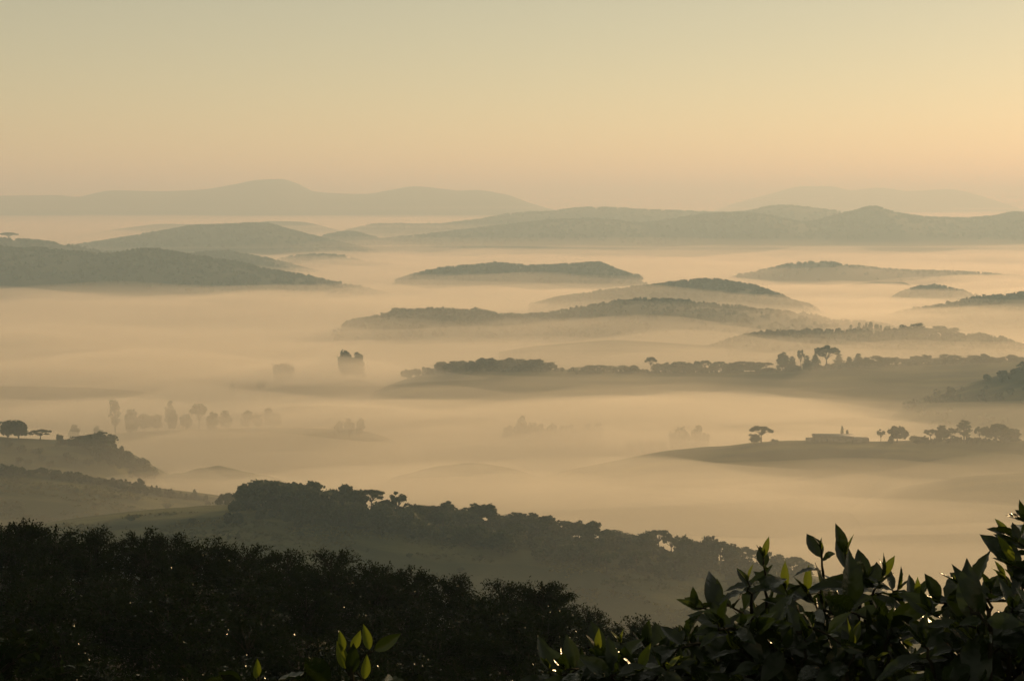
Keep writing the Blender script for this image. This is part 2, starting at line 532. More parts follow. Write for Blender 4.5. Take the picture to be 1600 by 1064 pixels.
wisp(860, 755, 900, 420, 150, 26, 0.006, "bright drift of mist right behind the near wooded hill", 0.05, 1)
wisp(1060, 640, 1330, 360, 190, 26, 0.006, "bright drift of mist between the tree belt and the shed ridge", -0.04, 2)
wisp(300, 765, 930, 150, 90, 22, 0.006, "small bright drift of mist between the knoll and the near wood", 0.1, 3)
wisp(950, 528, 2180, 560, 200, 28, 0.005, "bright drift of mist in front of the two-humped island", 0.0, 4)
wisp(1400, 500, 2350, 520, 240, 30, 0.004, "bright drift of mist lapping the square-cut wood", 0.05, 5)
wisp(420, 500, 2600, 900, 420, 34, 0.0035, "broad pale drift over the open mist in front of the dark hill", 0.0, 6)
wisp(560, 640, 1400, 330, 120, 20, 0.005, "pale drift crossing the middle mist", 0.08, 7)
wisp(1250, 800, 860, 330, 110, 20, 0.006, "pale drift beyond the low end of the near wood", -0.06, 8)
wisp(500, 583, 1540, 330, 150, 24, 0.009, "low drift hiding the ground under the single tree and the pair", 0.0, 10)
wisp(300, 648, 1225, 360, 110, 38, 0.0085, "low drift hiding the ground under the faint tree row", 0.03, 11)
wisp(860, 680, 1240, 260, 100, 18, 0.006, "low drift under the flat line of trees", 0.0, 12)
wisp(1350, 775, 960, 260, 100, 20, 0.006, "pale drift in front of the grassy mound", 0.04, 13)
wisp(1150, 455, 3600, 1300, 500, 40, 0.003, "bright drift before the pale dome", 0.0, 9)

# ------------------------------------------------------------------ foliage materials
def leaf_mat(name, c1, c2, trans, rough, spec, scale=2.0, tcol=None):
    m = bpy.data.materials.new(name)
    m.use_nodes = True
    nt = m.node_tree
    b = nt.nodes["Principled BSDF"]
    o = nt.nodes["Material Output"]
    tc = nt.nodes.new("ShaderNodeTexCoord")
    n = nt.nodes.new("ShaderNodeTexNoise")
    n.inputs["Scale"].default_value = scale
    n.inputs["Detail"].default_value = 4
    r = nt.nodes.new("ShaderNodeValToRGB")
    r.color_ramp.elements[0].position = 0.32
    r.color_ramp.elements[1].position = 0.7
    r.color_ramp.elements[0].color = (*c1, 1)
    r.color_ramp.elements[1].color = (*c2, 1)
    nt.links.new(tc.outputs["Object"], n.inputs["Vector"])
    nt.links.new(n.outputs[0], r.inputs[0])
    nt.links.new(r.outputs[0], b.inputs["Base Color"])
    b.inputs["Roughness"].default_value = rough
    b.inputs["Specular IOR Level"].default_value = spec
    if trans > 0:
        t = nt.nodes.new("ShaderNodeBsdfTranslucent")
        mx = nt.nodes.new("ShaderNodeMixShader")
        mx.inputs[0].default_value = trans
        t.inputs[0].default_value = (*(tcol or c2), 1)
        nt.links.new(b.outputs[0], mx.inputs[1])
        nt.links.new(t.outputs[0], mx.inputs[2])
        nt.links.new(mx.outputs[0], o.inputs[0])
    return m


def add_bump(m, scale, dist, strength):
    nt = m.node_tree
    tc = nt.nodes.new("ShaderNodeTexCoord")
    n = nt.nodes.new("ShaderNodeTexNoise")
    n.inputs["Scale"].default_value = scale
    n.inputs["Detail"].default_value = 3
    bp = nt.nodes.new("ShaderNodeBump")
    bp.inputs["Distance"].default_value = dist
    bp.inputs["Strength"].default_value = strength
    nt.links.new(tc.outputs["Object"], n.inputs["Vector"])
    nt.links.new(n.outputs[0], bp.inputs["Height"])
    nt.links.new(bp.outputs[0], nt.nodes["Principled BSDF"].inputs["Normal"])


M_CROWN = leaf_mat("tree_foliage", (0.022, 0.030, 0.014), (0.055, 0.062, 0.024), 0.15, 0.7, 0.15, 0.4, (0.09, 0.10, 0.02))
M_FOREST = leaf_mat("forest_foliage", (0.022, 0.030, 0.016), (0.050, 0.055, 0.026), 0.0, 0.9, 0.1, 0.05)
M_BARK = noise_mat("bark", (0.035, 0.028, 0.020), (0.08, 0.065, 0.05), 3.0)
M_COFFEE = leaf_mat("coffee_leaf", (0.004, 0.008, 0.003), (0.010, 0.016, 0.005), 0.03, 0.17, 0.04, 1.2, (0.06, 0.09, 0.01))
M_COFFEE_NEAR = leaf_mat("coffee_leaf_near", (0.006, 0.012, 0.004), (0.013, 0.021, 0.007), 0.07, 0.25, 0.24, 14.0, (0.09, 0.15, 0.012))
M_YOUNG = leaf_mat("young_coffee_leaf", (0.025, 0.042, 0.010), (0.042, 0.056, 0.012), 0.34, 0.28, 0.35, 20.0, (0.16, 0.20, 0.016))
# only some leaves carry a wet shine
_nt = M_COFFEE.node_tree
_tc = _nt.nodes.new("ShaderNodeTexCoord")
_n = _nt.nodes.new("ShaderNodeTexNoise")
_n.inputs["Scale"].default_value = 2.6
_n.inputs["Detail"].default_value = 5
_r = _nt.nodes.new("ShaderNodeMapRange")
_r.inputs[1].default_value = 0.57
_r.inputs[2].default_value = 0.66
_r.inputs[3].default_value = 0.0
_r.inputs[4].default_value = 0.12
_nt.links.new(_tc.outputs["Object"], _n.inputs["Vector"])
_nt.links.new(_n.outputs[0], _r.inputs[0])
_nt.links.new(_r.outputs[0], _nt.nodes["Principled BSDF"].inputs["Specular IOR Level"])
add_bump(M_COFFEE_NEAR, 55.0, 0.006, 0.5)
add_bump(M_YOUNG, 70.0, 0.004, 0.4)
M_STEM = noise_mat("coffee_stem", (0.010, 0.010, 0.006), (0.020, 0.018, 0.010), 30.0, 0.8, 0.03)


# ------------------------------------------------------------------ tree builders
def rand_rot(n, g):
    q = g.normal(size=(n, 4))
    q /= np.linalg.norm(q, axis=1)[:, None]
    w, x, y, z = q.T
    return np.stack([np.stack([1 - 2 * (y * y + z * z), 2 * (x * y - z * w), 2 * (x * z + y * w)], 1),
                     np.stack([2 * (x * y + z * w), 1 - 2 * (x * x + z * z), 2 * (y * z - x * w)], 1),
                     np.stack([2 * (x * z - y * w), 2 * (y * z + x * w), 1 - 2 * (x * x + y * y)], 1)], 1)


CARD_V = np.array([(-0.5, -0.32, 0), (0.1, -0.5, 0.08), (0.55, 0.05, 0), (0.0, 0.5, 0.1), (-0.5, 0.25, -0.04)])
CARD_F = np.array([(0, 1, 2, 3, 4)])


def inst(tv, tf_list, Rm, p, s):
    """copies of a template: returns verts, list of face arrays"""
    n = len(p)
    k = len(tv)
    s = np.asarray(s, float)
    s = s[:, None, None] if s.ndim == 1 else s[:, None, :]
    v = np.einsum('nij,nkj->nki', Rm, tv[None] * s) + p[:, None, :]
    off = (np.arange(n) * k)[:, None, None]
    fl = [(f[None] + off).reshape(-1, f.shape[1]) for f in tf_list]
    return v.reshape(-1, 3), fl


def tube(pts, rads, seg=7):
    pts = np.asarray(pts, float)
    n = len(pts)
    t = np.gradient(pts, axis=0)
    t /= np.linalg.norm(t, axis=1)[:, None] + 1e-9
    up = np.array([0.31, 0.17, 0.93]) if abs(t[0][2]) < 0.9 else np.array([1.0, 0.1, 0.0])
    a = np.cross(t, up)
    a /= np.linalg.norm(a, axis=1)[:, None]
    b = np.cross(t, a)
    an = np.linspace(0, 2 * np.pi, seg, endpoint=False)
    v = pts[:, None, :] + np.asarray(rads)[:, None, None] * (a[:, None, :] * np.cos(an)[None, :, None] + b[:, None, :] * np.sin(an)[None, :, None])
    v = v.reshape(-1, 3)
    f = []
    for i in range(n - 1):
        for j in range(seg):
            f.append((i * seg + j, i * seg + (j + 1) % seg, (i + 1) * seg + (j + 1) % seg, (i + 1) * seg + j))
    return v, np.array(f), [np.array([list(range(seg))[::-1]]), np.array([list(range((n - 1) * seg, n * seg))])]


class Geo:
    def __init__(s):
        s.v, s.f, s.n = [], {}, 0

    def add(s, v, fl):
        for f in fl:
            f = np.asarray(f)
            s.f.setdefault(f.shape[1], []).append(f + s.n)
        s.v.append(np.asarray(v))
        s.n += len(v)

    def add_tube(s, pts, rads, seg=7):
        v, f, caps = tube(pts, rads, seg)
        s.add(v, [f, *caps])

    def mesh(s, name, smooth=False):
        return mesh_np(name, np.concatenate(s.v), [np.concatenate(x) for x in s.f.values()], smooth)


def limb(a, b, sag, g, n=5):
    a, b = np.asarray(a, float), np.asarray(b, float)
    t = np.linspace(0, 1, n)[:, None]
    p = a + (b - a) * t
    p[:, 2] += sag * np.sin(np.pi * t[:, 0])
    p[1:-1] += g.normal(size=(n - 2, 3)) * np.linalg.norm(b - a) * 0.03
    return p


def make_tree(kind, seed):
    """returns trunk mesh, crown mesh for a tree one unit (metre) per unit at its natural height"""
    g = np.random.default_rng(seed)
    tr, cr = Geo(), Geo()
    if kind == 'broad':
        H, cb = 12.0, 3.0
        cen = []
        for k in range(20):
            a = g.uniform(0, 2 * np.pi)
            r = 3.6 * math.sqrt(g.uniform(0, 1))
            cen.append((r * math.cos(a), r * math.sin(a), g.uniform(3.0, 10.4 - 0.2 * r * r), g.uniform(1.6, 2.6)))
        ncard, size, flat = 70, 0.95, 0.85
    elif kind == 'giant':
        H = 14.0
        cen = []
        for k in range(44):
            a = g.uniform(0, 2 * np.pi)
            r = 9.5 * math.sqrt(g.uniform(0, 1))
            z = 11.8 - 0.045 * r * r + g.uniform(-7.5, 0.3) * (1 if g.uniform() < 0.6 else 0.25)
            cen.append((r * math.cos(a), r * math.sin(a), z, g.uniform(1.7, 3.0)))
        ncard, size, flat = 70, 1.1, 0.62
    elif kind == 'umbrella':
        H = 10.0
        cen = []
        for k in range(15):
            a = k * 2.4 + g.uniform(-0.4, 0.4)
            r = 6.0 * math.sqrt((k + 0.5) / 15)
            cen.append((r * math.cos(a), r * math.sin(a), 9.0 - 0.055 * r * r + g.uniform(-0.35, 0.35), g.uniform(1.1, 1.9)))
        ncard, size, flat = 60, 0.8, 0.42
    elif kind == 'open':
        H = 11.0
        cen = []
        for k in range(13):
            a = k * 2.4
            r = 3.6 * math.sqrt(g.uniform(0.1, 1))
            cen.append((r * math.cos(a), r * math.sin(a), 5.2 + 5.0 * math.sqrt(max(0, 1 - (r / 4.3) ** 2)) * g.uniform(0.35, 1), g.uniform(0.9, 1.5)))
        ncard, size, flat = 55, 0.7, 0.8
    elif kind == 'tall':
        H = 18.0
        cen = []
        for k in range(15):
            a = k * 2.4
            z = 6.0 + 11.0 * (k / 14)
            r = (1.2 + 1.6 * math.sin(np.pi * (k / 14) ** 0.8)) * g.uniform(0.5, 1.1)
            cen.append((r * math.cos(a), r * math.sin(a), z, g.uniform(1.2, 2.0)))
        ncard, size, flat = 46, 0.85, 0.85
    elif kind == 'cone':
        H = 9.0
        cen = []
        for k in range(14):
            z = 1.2 + 7.3 * (k / 13)
            r = 1.7 * (1 - z / 9.4) * g.uniform(0.3, 1)
            a = k * 2.4
            cen.append((r * math.cos(a), r * math.sin(a), z, 0.35 + 1.35 * (1 - z / 9.6)))
        ncard, size, flat = 44, 0.6, 0.9
    elif kind == 'shrub':
        H = 5.0
        cen = []
        for k in range(11):
            a = k * 2.4
            r = 2.2 * math.sqrt(g.uniform(0, 1))
            cen.append((r * math.cos(a), r * math.sin(a), g.uniform(1.2, 4.0 - 0.3 * r * r), g.uniform(0.9, 1.4)))
        ncard, size, flat = 46, 0.65, 0.85
    elif kind == 'bare':
        H = 9.0
        cen = []
        for k in range(12):
            a = k * 2.4
            r = 2.9 * math.sqrt(g.uniform(0.1, 1))
            cen.append((r * math.cos(a), r * math.sin(a), g.uniform(4.2, 8.4 - 0.25 * r * r), g.uniform(0.8, 1.2)))
        ncard, size, flat = 13, 0.42, 0.9
    cen = np.array(cen)
    pos, sz = [], []
    for (x, y, z, r) in cen:
        n = int(ncard * (r / cen[:, 3].mean()) ** 1.5)
        d = g.normal(size=(n, 3))
        d /= np.linalg.norm(d, axis=1)[:, None]
        rr = r * (g.uniform(0.25, 1, n) ** 0.5) * (1 + 0.25 * g.normal(size=n) * (g.uniform(size=n) < 0.25))
        p = d * rr[:, None] * np.array([1, 1, flat]) + (x, y, z)
        pos.append(p)
        sz.append(size * g.uniform(0.55, 1.35, n))
    pos = np.concatenate(pos)
    sz = np.concatenate(sz)
    pos[:, 2] = np.maximum(pos[:, 2], 0.25)
    v, fl = inst(CARD_V, [CARD_F], rand_rot(len(pos), g), pos, sz)
    cr.add(v, fl)
    # trunk and limbs
    fork = {'broad': 3.6, 'giant': 3.2, 'umbrella': 4.6, 'open': 3.6, 'tall': 14.0, 'cone': 8.0, 'shrub': 0.9, 'bare': 2.6}[kind]
    r0 = {'broad': 0.38, 'giant': 0.7, 'umbrella': 0.36, 'open': 0.30, 'tall': 0.34, 'cone': 0.16, 'shrub': 0.14, 'bare': 0.24}[kind]
    lean = g.normal(size=2) * 0.05 * fork
    tt = np.linspace(0, 1, 6)
    tp = np.stack([lean[0] * tt ** 2, lean[1] * tt ** 2, -0.8 + (fork + 0.8) * tt], 1)
    tr.add_tube(tp, r0 * (1.25 - 0.65 * tt), 8)
    order = np.argsort(-cen[:, 3])[: (14 if kind in ('bare', 'umbrella', 'open', 'giant') else 8)]
    for k in order:
        c = cen[k]
        if kind in ('tall', 'cone'):
            z0 = min(fork, max(1.0, c[2] - 2.0))
            a = (lean[0] * (z0 / fork) ** 2, lean[1] * (z0 / fork) ** 2, z0)
            rr = r0 * 0.35
        else:
            a = tp[-1]
            rr = r0 * 0.5
        p = limb(a, c[:3], 0.06 * np.linalg.norm(c[:3] - a), g)
        tr.add_tube(p, rr * np.linspace(1, 0.25, 5), 5)
        if kind == 'bare':
            for q in range(6):
                e = c[:3] + g.normal(size=3) * 1.0
                tr.add_tube(limb(p[2], e, 0.1, g, 4), rr * np.linspace(0.5, 0.12, 4), 4)
    return tr.mesh("trunk", True), cr.mesh("crown"), H


TREES = {}
for kind, nvar in (('broad', 4), ('giant', 2), ('umbrella', 3), ('open', 2), ('tall', 3), ('cone', 2), ('shrub', 3), ('bare', 1)):
    for k in range(nvar):
        tm, cm, H = make_tree(kind, 1000 + 37 * k + len(kind) * 11)
        tm.materials.append(M_BARK)
        cm.materials.append(M_CROWN)
        TREES.setdefault(kind, []).append((tm, cm, H))
NAME = {'broad': 'broadleaf_tree', 'giant': 'broadleaf_tree', 'umbrella': 'umbrella_tree', 'open': 'broadleaf_tree', 'tall': 'tall_tree',
        'cone': 'conifer_tree', 'shrub': 'shrub', 'bare': 'bare_tree'}
tg = np.random.default_rng(77)


def ground_hit(px, py, key):
    """where the sight line of a pixel meets a hill's surface (or that hill's crest above the pixel)"""
    hd = HILLS[key]
    d = ray(px, py)
    yc = float(hd['yc'](d[0] * hd['Y']))
    Ys = np.linspace(yc - hd['Wf'], yc + 20, 400)
    z = CAM_H + d[2] * Ys
    hz = hd['h'](d[0] * Ys, Ys)
    k = np.where(hz >= z)[0]
    Y = Ys[k[0]] if len(k) else yc
    return np.array([d[0] * Y, Y, float(hd['h'](np.array([d[0] * Y]), np.array([Y]))[0])])


def plant(kind, base, height, label, group=None, wide=1.0, var=None, cat=None, name=None):
    tm, cm, H = TREES[kind][int(tg.integers(len(TREES[kind]))) if var is None else var]
    root = bpy.data.objects.new(name or NAME[kind], None)
    root.empty_display_size = 0.5
    col.objects.link(root)
    root.location = base
    s = height / H
    root.scale = (s * wide, s * wide, s)
    root.rotation_euler = (0, 0, tg.uniform(0, 6.28))
    tag(root, label, cat or ('shrub' if kind == 'shrub' else 'tree'), group)
    link("trunk", tm, None, root)
    link("crown", cm, None, root)
    return root


def px_h(base, py_top):
    """height in metres of something standing at base whose top shows at pixel row py_top"""
    Y = base[1]
    return CAM_H + ray(800, py_top)[2] * Y - base[2]


def on_crest(key, px, back=0.0):
    hd = HILLS[key]
    d = ray(px, 500)
    Y = float(hd['yc'](d[0] * hd['Y']))
    Y = float(hd['yc'](d[0] * Y)) + back
    x = d[0] * Y
    return np.array([x, Y, float(hd['h'](np.array([x]), np.array([Y]))[0]) - 0.1])


def crest_tree(key, kind, px, top, label, group=None, w=None, back=0.0, var=None):
    b = on_crest(key, px, back)
    h = max(2.0, px_h(b, top))
    wide = 1.0
    if w:
        nat = {'broad': 10.5, 'giant': 23.0, 'umbrella': 14.0, 'open': 9.5, 'tall': 7.0, 'cone': 4.6, 'shrub': 6.5, 'bare': 7.5}[kind]
        H = TREES[kind][0][2]
        wide = (w / F * b[1]) / (nat * h / H)
    return plant(kind, b, h, label, group, wide, var)


# ---- near hill: wood along the crest
G = "trees packed along the near wooded crest"
L = "rounded dark tree packed in the wood along the near crest"
crest_tree('near', 'umbrella', 352, 768, "pale see-through spreading tree at the left end of the near wood", w=44, back=60)
crest_tree('near', 'giant', 408, 744, "huge dome-shaped tree with gaps in its crown, first of two on the near crest", w=105, var=0)
crest_tree('near', 'giant', 473, 746, "huge dense dome-shaped tree, second of two on the near crest", w=100, var=1, back=-6)
crest_tree('near', 'umbrella', 578, 763, "flat-topped umbrella tree on the near crest beside an openwork tree", w=52)
crest_tree('near', 'open', 620, 765, "openwork round-headed tree standing above the near wood", w=36, var=0)
crest_tree('near', 'shrub', 652, 781, "small round bushy tree just right of the openwork tree", w=22)
for px, top in [(380, 768), (440, 765), (515, 757), (536, 760), (556, 770), (600, 784), (636, 790), (672, 786), (697, 785), (722, 788), (743, 788), (766, 791), (789, 798), (812, 801),
                (836, 803), (857, 806), (880, 810), (905, 813), (926, 818), (948, 823), (968, 829), (990, 828), (1012, 831)]:
    crest_tree('near', ['broad', 'broad', 'giant' if px < 560 else 'broad'][int(tg.integers(3))], px, top + tg.uniform(-5, 4), L, G, w=tg.uniform(34, 54), back=tg.uniform(-8, 8))
G2 = "openwork trees at the low end of the near wood"
L2 = "thin-crowned tree with light showing through at the low end of the near wood"
for px, top in [(1032, 830), (1052, 828), (1072, 832), (1092, 835), (1112, 838), (1130, 842), (1148, 845), (1168, 851), (1188, 857), (1205, 860), (1226, 864), (1246, 869), (1262, 880)]:
    crest_tree('near', ['umbrella', 'open', 'broad'][int(tg.integers(3))], px, top + tg.uniform(-4, 3), L2, G2, w=tg.uniform(32, 44), back=tg.uniform(-6, 8))
G3 = "trees on the shaded slope below the near crest"
L3 = "dark tree in the woodland on the shaded slope below the near crest"
for k in range(62):
    px = tg.uniform(440, 1240)
    lo = np.interp(px, [440, 560, 700, 850, 1000, 1250], [812, 826, 852, 882, 915, 945])
    hi = np.interp(px, [440, 560, 700, 850, 1000, 1250], [802, 808, 818, 842, 868, 908])
    py = hi + (lo - hi) * tg.uniform(0.1, 1)
    b = ground_hit(px, py, 'near')
    plant(['broad', 'broad', 'shrub', 'umbrella'][int(tg.integers(4))], b, tg.uniform(5.5, 9.5), L3, G3, tg.uniform(0.9, 1.3), cat='tree', name='broadleaf_tree')
plant('broad', ground_hit(786, 868, 'near'), 10.5, "solitary dense round tree on the shaded slope between the wood and the grass", wide=1.35, var=1)
plant('umbrella', ground_hit(958, 932, 'near'), 7.5, "solitary umbrella-shaped tree low on the misty grass slope", wide=0.95, var=2)
# ---- pasture slope: hedge of trees
GH = "hedge trees along the pasture crest"
for px, top in [(5, 722), (22, 724), (42, 730), (60, 730), (78, 731), (96, 735), (114, 737), (128, 739)]:
    crest_tree('pasture', ['shrub', 'broad'][int(tg.integers(2))], px, top, "dark bushy tree in the hedge at the high end of the pasture crest", GH, w=24, back=tg.uniform(-4, 4))
for px, top in [(142, 742), (152, 743), (162, 746), (172, 749), (182, 752)]:
    crest_tree('pasture', 'shrub', px, top, "dense shrub joined into the solid middle of the pasture hedge", GH, w=20)
crest_tree('pasture', 'cone', 191, 748, "pair-topped dark conifer beside the square tree in the pasture hedge", w=12)
crest_tree('pasture', 'broad', 212, 746, "square dark tree rising above the pasture hedge", w=20, var=2)
GC = "small pointed conifers in the pasture hedge"
for px in range(222, 318, 8):
    crest_tree('pasture', 'cone', px + tg.uniform(-2, 2), 757 + (px - 222) * 0.215 + tg.uniform(-3, 3), "small pointed conifer in the serrated run of the pasture hedge", GC, w=tg.uniform(9, 13), back=tg.uniform(-3, 3))
crest_tree('pasture', 'cone', 299, 764, "taller pointed conifer near the low end of the pasture hedge", w=15)
plant('bare', ground_hit(262, 803, 'pasture'), 8.0, "small thin-leaved tree standing alone on the pasture slope", wide=1.15, var=0)
# ---- knoll
crest_tree('left_knoll', 'broad', 7, 650, "tall square dark tree on top of the misty knoll at the photo's edge", w=34, var=0)
crest_tree('left_knoll', 'broad', 24, 656, "broad dark tree touching the tall square one on the knoll", w=32, var=1)
crest_tree('left_knoll', 'umbrella', 58, 671, "flat umbrella tree on the knoll top beside the tall square tree", w=44, var=0)
crest_tree('left_knoll', 'shrub', 88, 675, "little round tree between the umbrella tree and the dome trees on the knoll", w=14)
crest_tree('left_knoll', 'broad', 150, 672, "largest dome-shaped tree on the knoll above the mist", w=60, var=3, back=-12)
GK = "trees clothing the end of the misty knoll"
for px, top in [(104, 685), (120, 677), (134, 685), (168, 682), (178, 690), (188, 696), (198, 702), (208, 709), (218, 716), (226, 724)]:
    crest_tree('left_knoll', ['broad', 'broad', 'shrub'][int(tg.integers(3))], px, top, "dark rounded tree on the end of the knoll dropping into the mist", GK, w=tg.uniform(22, 34), back=tg.uniform(-10, 4))
for k in range(10):
    px = tg.uniform(150, 222)
    plant('broad', ground_hit(px, 712 + (px - 150) * 0.35 + tg.uniform(0, 12), 'left_knoll'), tg.uniform(6, 9), "dark rounded tree on the end of the knoll dropping into the mist", GK, 1.1)
GS = "scattered bushes on the knoll pasture"
for px, py in [(14, 699), (35, 706), (60, 711), (66, 722), (104, 716), (112, 726), (138, 729), (30, 724), (45, 727), (80, 729)]:
    plant('shrub', ground_hit(px, py, 'left_knoll'), tg.uniform(4, 6.5), "scattered dark bush on the pasture side of the misty knoll", GS)
# ---- trees standing in the mist
def terrain_z(x, y):
    z = 0.0
    for hd in HILLS.values():
        if hd['xs'][0] < x < hd['xs'][-1]:
            z = max(z, float(hd['h'](np.array([x]), np.array([y]))[0]))
    return z


def mist_tree(kind, px, top, Y, h, label, group=None, w=None, var=None):
    d = ray(px, top)
    zt = CAM_H + d[2] * Y
    zb = terrain_z(d[0] * Y, Y) - 0.3
    h = zt - zb
    b = np.array([d[0] * Y, Y, zb])
    wide = 1.0
    if w:
        nat = {'broad': 10.5, 'giant': 23.0, 'umbrella': 14.0, 'open': 9.5, 'tall': 7.0, 'cone': 4.6, 'shrub': 6.5, 'bare': 7.5}[kind]
        wide = (w / F * Y) / (nat * h / TREES[kind][0][2])
    return plant(kind, b, h, label, group, wide, var)


mist_tree('broad', 442, 559, 1600, 24, "single pale tree rising from open mist left of the darker pair", w=36, var=0)
mist_tree('broad', 539, 547, 1600, 23, "darker broad tree of the pair rising from open mist", w=30, var=1)
mist_tree('broad', 559, 547, 1605, 23, "narrower tree of the pair rising from open mist", w=28, var=3)
mist_tree('shrub', 363, 590, 1590, 15, "faint small tree crown barely showing left of the pale tree", w=14)
mist_tree('shrub', 407, 586, 1590, 16, "faint low crown beside the pale tree in the mist", w=18)
mist_tree('tall', 179, 626, 1270, 20, "narrow upright tree at the start of the faint tree row in the mist", w=20, var=2)
mist_tree('open', 310, 627, 1270, 19, "clearest leaning tree of the faint row in the mist", w=28, var=1)
mist_tree('tall', 265, 626, 1310, 20, "very faint upright tree between the narrow and the leaning tree", w=16)
GM = "faint low trees in the misty row"
for px, top in [(205, 637), (225, 640), (246, 641), (270, 640), (290, 641), (332, 641), (352, 640), (386, 641), (402, 641), (420, 637), (430, 640)]:
    mist_tree('broad', px, top, 1270 + tg.uniform(-20, 20), 14, "faint low tree in the row half drowned in mist", GM, w=tg.uniform(18, 26))
GM2 = "faintest trees deep in the mist"
for px, top in [(115, 662), (152, 664), (530, 655), (546, 652), (563, 653)]:
    mist_tree('broad', px, top, 1250, 15, "faintest tree crown, almost lost deep in the mist", GM2, w=18)
mist_tree('broad', 815, 645, 1280, 17, "tallest crown over the flat hedge line in the middle of the mist", w=30, var=3)
GM3 = "flat line of trees in the middle mist"
for px, top in [(795, 662), (832, 658), (846, 660), (862, 661), (878, 662), (892, 660), (906, 660), (920, 659), (934, 661)]:
    mist_tree('broad', px, top, 1285 + tg.uniform(-8, 8), 12, "low tree in the flat hedge line in the middle mist", GM3, w=24)
mist_tree('broad', 1062, 658, 1240, 15, "left of two tufted trees side by side in mist", w=36, var=0)
mist_tree('broad', 1093, 662, 1235, 14, "right of two tufted trees side by side in mist", w=32, var=2)
for px, top in [(988, 678), (1003, 677), (1018, 676), (1034, 677)]:
    mist_tree('shrub', px, top, 1240, 10, "low bush beside the two tufted trees in mist", "low bushes beside the tufted trees", w=20)
# ---- farmland ridge with the shed
crest_tree('shed_land', 'umbrella', 1192, 665, "lone leaning umbrella tree at the end of the farmland ridge", w=40, var=1)
crest_tree('shed_land', 'broad', 1181, 674, "dense dark tree tucked under the lone umbrella tree", w=22, var=0)
crest_tree('shed_land', 'shrub', 1213, 684, "tiny bush between the lone umbrella tree and the shed", w=14)
crest_tree('shed_land', 'open', 1380, 669, "slim openwork tree just right of the shed", w=18, var=0)
crest_tree('shed_land', 'giant', 1406, 662, "mushroom-shaped tree with a clear trunk on the farmland ridge", w=36, var=1)
crest_tree('shed_land', 'shrub', 1436, 678, "low rounded bush right of the mushroom-shaped tree", w=24)
crest_tree('shed_land', 'umbrella', 1458, 670, "thin sloping crown of a tree in the ridge row", w=28, var=2)
crest_tree('shed_land', 'broad', 1476, 663, "rounded tree with visible trunk in the middle of the ridge row", w=24, var=2)
crest_tree('shed_land', 'open', 1490, 667, "small-headed tree leaning on the rounded one in the ridge row", w=16, var=1)
crest_tree('shed_land', 'tall', 1511, 656, "tallest tree of the farmland ridge row", w=24, var=1)
crest_tree('shed_land', 'open', 1535, 664, "light tree between the tallest and the broadest ridge trees", w=18, var=0)
crest_tree('shed_land', 'giant', 1562, 659, "broadest dark tree at the right of the ridge row", w=50, var=0)
crest_tree('shed_land', 'broad', 1588, 668, "dark tree filling the row beside the broadest ridge tree", w=30, var=3)
# ---- tree belt on the long low ridge
GB = "trees of the dense clump on the belt ridge"
for px, top in [(690, 565), (706, 563), (722, 562), (738, 560), (752, 559), (766, 558), (780, 558), (796, 559), (812, 560), (828, 560), (842, 561), (856, 563)]:
    crest_tree('belt_ridge', 'broad', px, top, "tree in the dense flat-topped clump on the belt ridge", GB, w=30, back=tg.uniform(-10, 10))
for px, top in [(636, 572), (650, 571), (668, 569)]:
    crest_tree('belt_ridge', 'shrub', px, top, "low tree trailing off the left end of the dense clump", "low trees trailing off the clump", w=22)
crest_tree('belt_ridge', 'umbrella', 1018, 557, "small umbrella tree poking above the tree belt", w=22, var=0)
GR = "trees in the even part of the tree belt"
for px in list(range(905, 1000, 17)) + list(range(1030, 1202, 12)):
    top = np.interp(px, [905, 960, 990, 1030, 1100, 1200], [573, 568, 571, 566, 564, 564]) + tg.uniform(-2, 2)
    crest_tree('belt_ridge', ['broad', 'umbrella', 'broad', 'broad'][int(tg.integers(4))], px, top, "rounded tree in the even run of the tree belt", GR, w=tg.uniform(20, 28), back=tg.uniform(-8, 8))
crest_tree('belt_ridge', 'broad', 1224, 548, "round tree at the gap where the belt grows taller", w=24, var=3)
crest_tree('belt_ridge', 'open', 1252, 544, "thin spiky tree above the taller part of the belt", w=14, var=1)
crest_tree('belt_ridge', 'open', 1293, 536, "tallest loose-crowned tree of the whole belt", w=46, var=0)
GT = "trees at the tall right part of the belt"
for px, top in [(1238, 556), (1262, 557), (1275, 551), (1312, 553), (1328, 557)] + [(p, 556 + 3 * math.sin(p * 0.13)) for p in range(1342, 1610, 15)]:
    crest_tree('belt_ridge', ['broad', 'tall', 'cone', 'broad'][int(tg.integers(4))], px, top + tg.uniform(-2, 2), "tree in the tall serrated right part of the belt", GT, w=tg.uniform(20, 28), back=tg.uniform(-10, 10))
# ---- block of tall trees on the far island
GQ = "tall trees of the square-cut block"
for k, px in enumerate(range(1410, 1494, 9)):
    crest_tree('block_island', 'tall', px, 511 + 3 * math.sin(k * 1.7) - (4 if px < 1440 else 0), "tall tree in the square-cut block on the misty island", GQ, w=17, back=tg.uniform(-12, 12))
for px, top in [(1332, 504), (1345, 500), (1358, 499), (1372, 503), (1386, 506)]:
    crest_tree('block_island', 'open', px, top, "pale ragged tree behind the square-cut block", "pale ragged trees by the block", w=18, back=160)
crest_tree('left_top', 'umbrella', 17, 363, "single spreading tree on top of the far left hill shoulder", w=32, var=0)


# ---- far woods that read as one mass


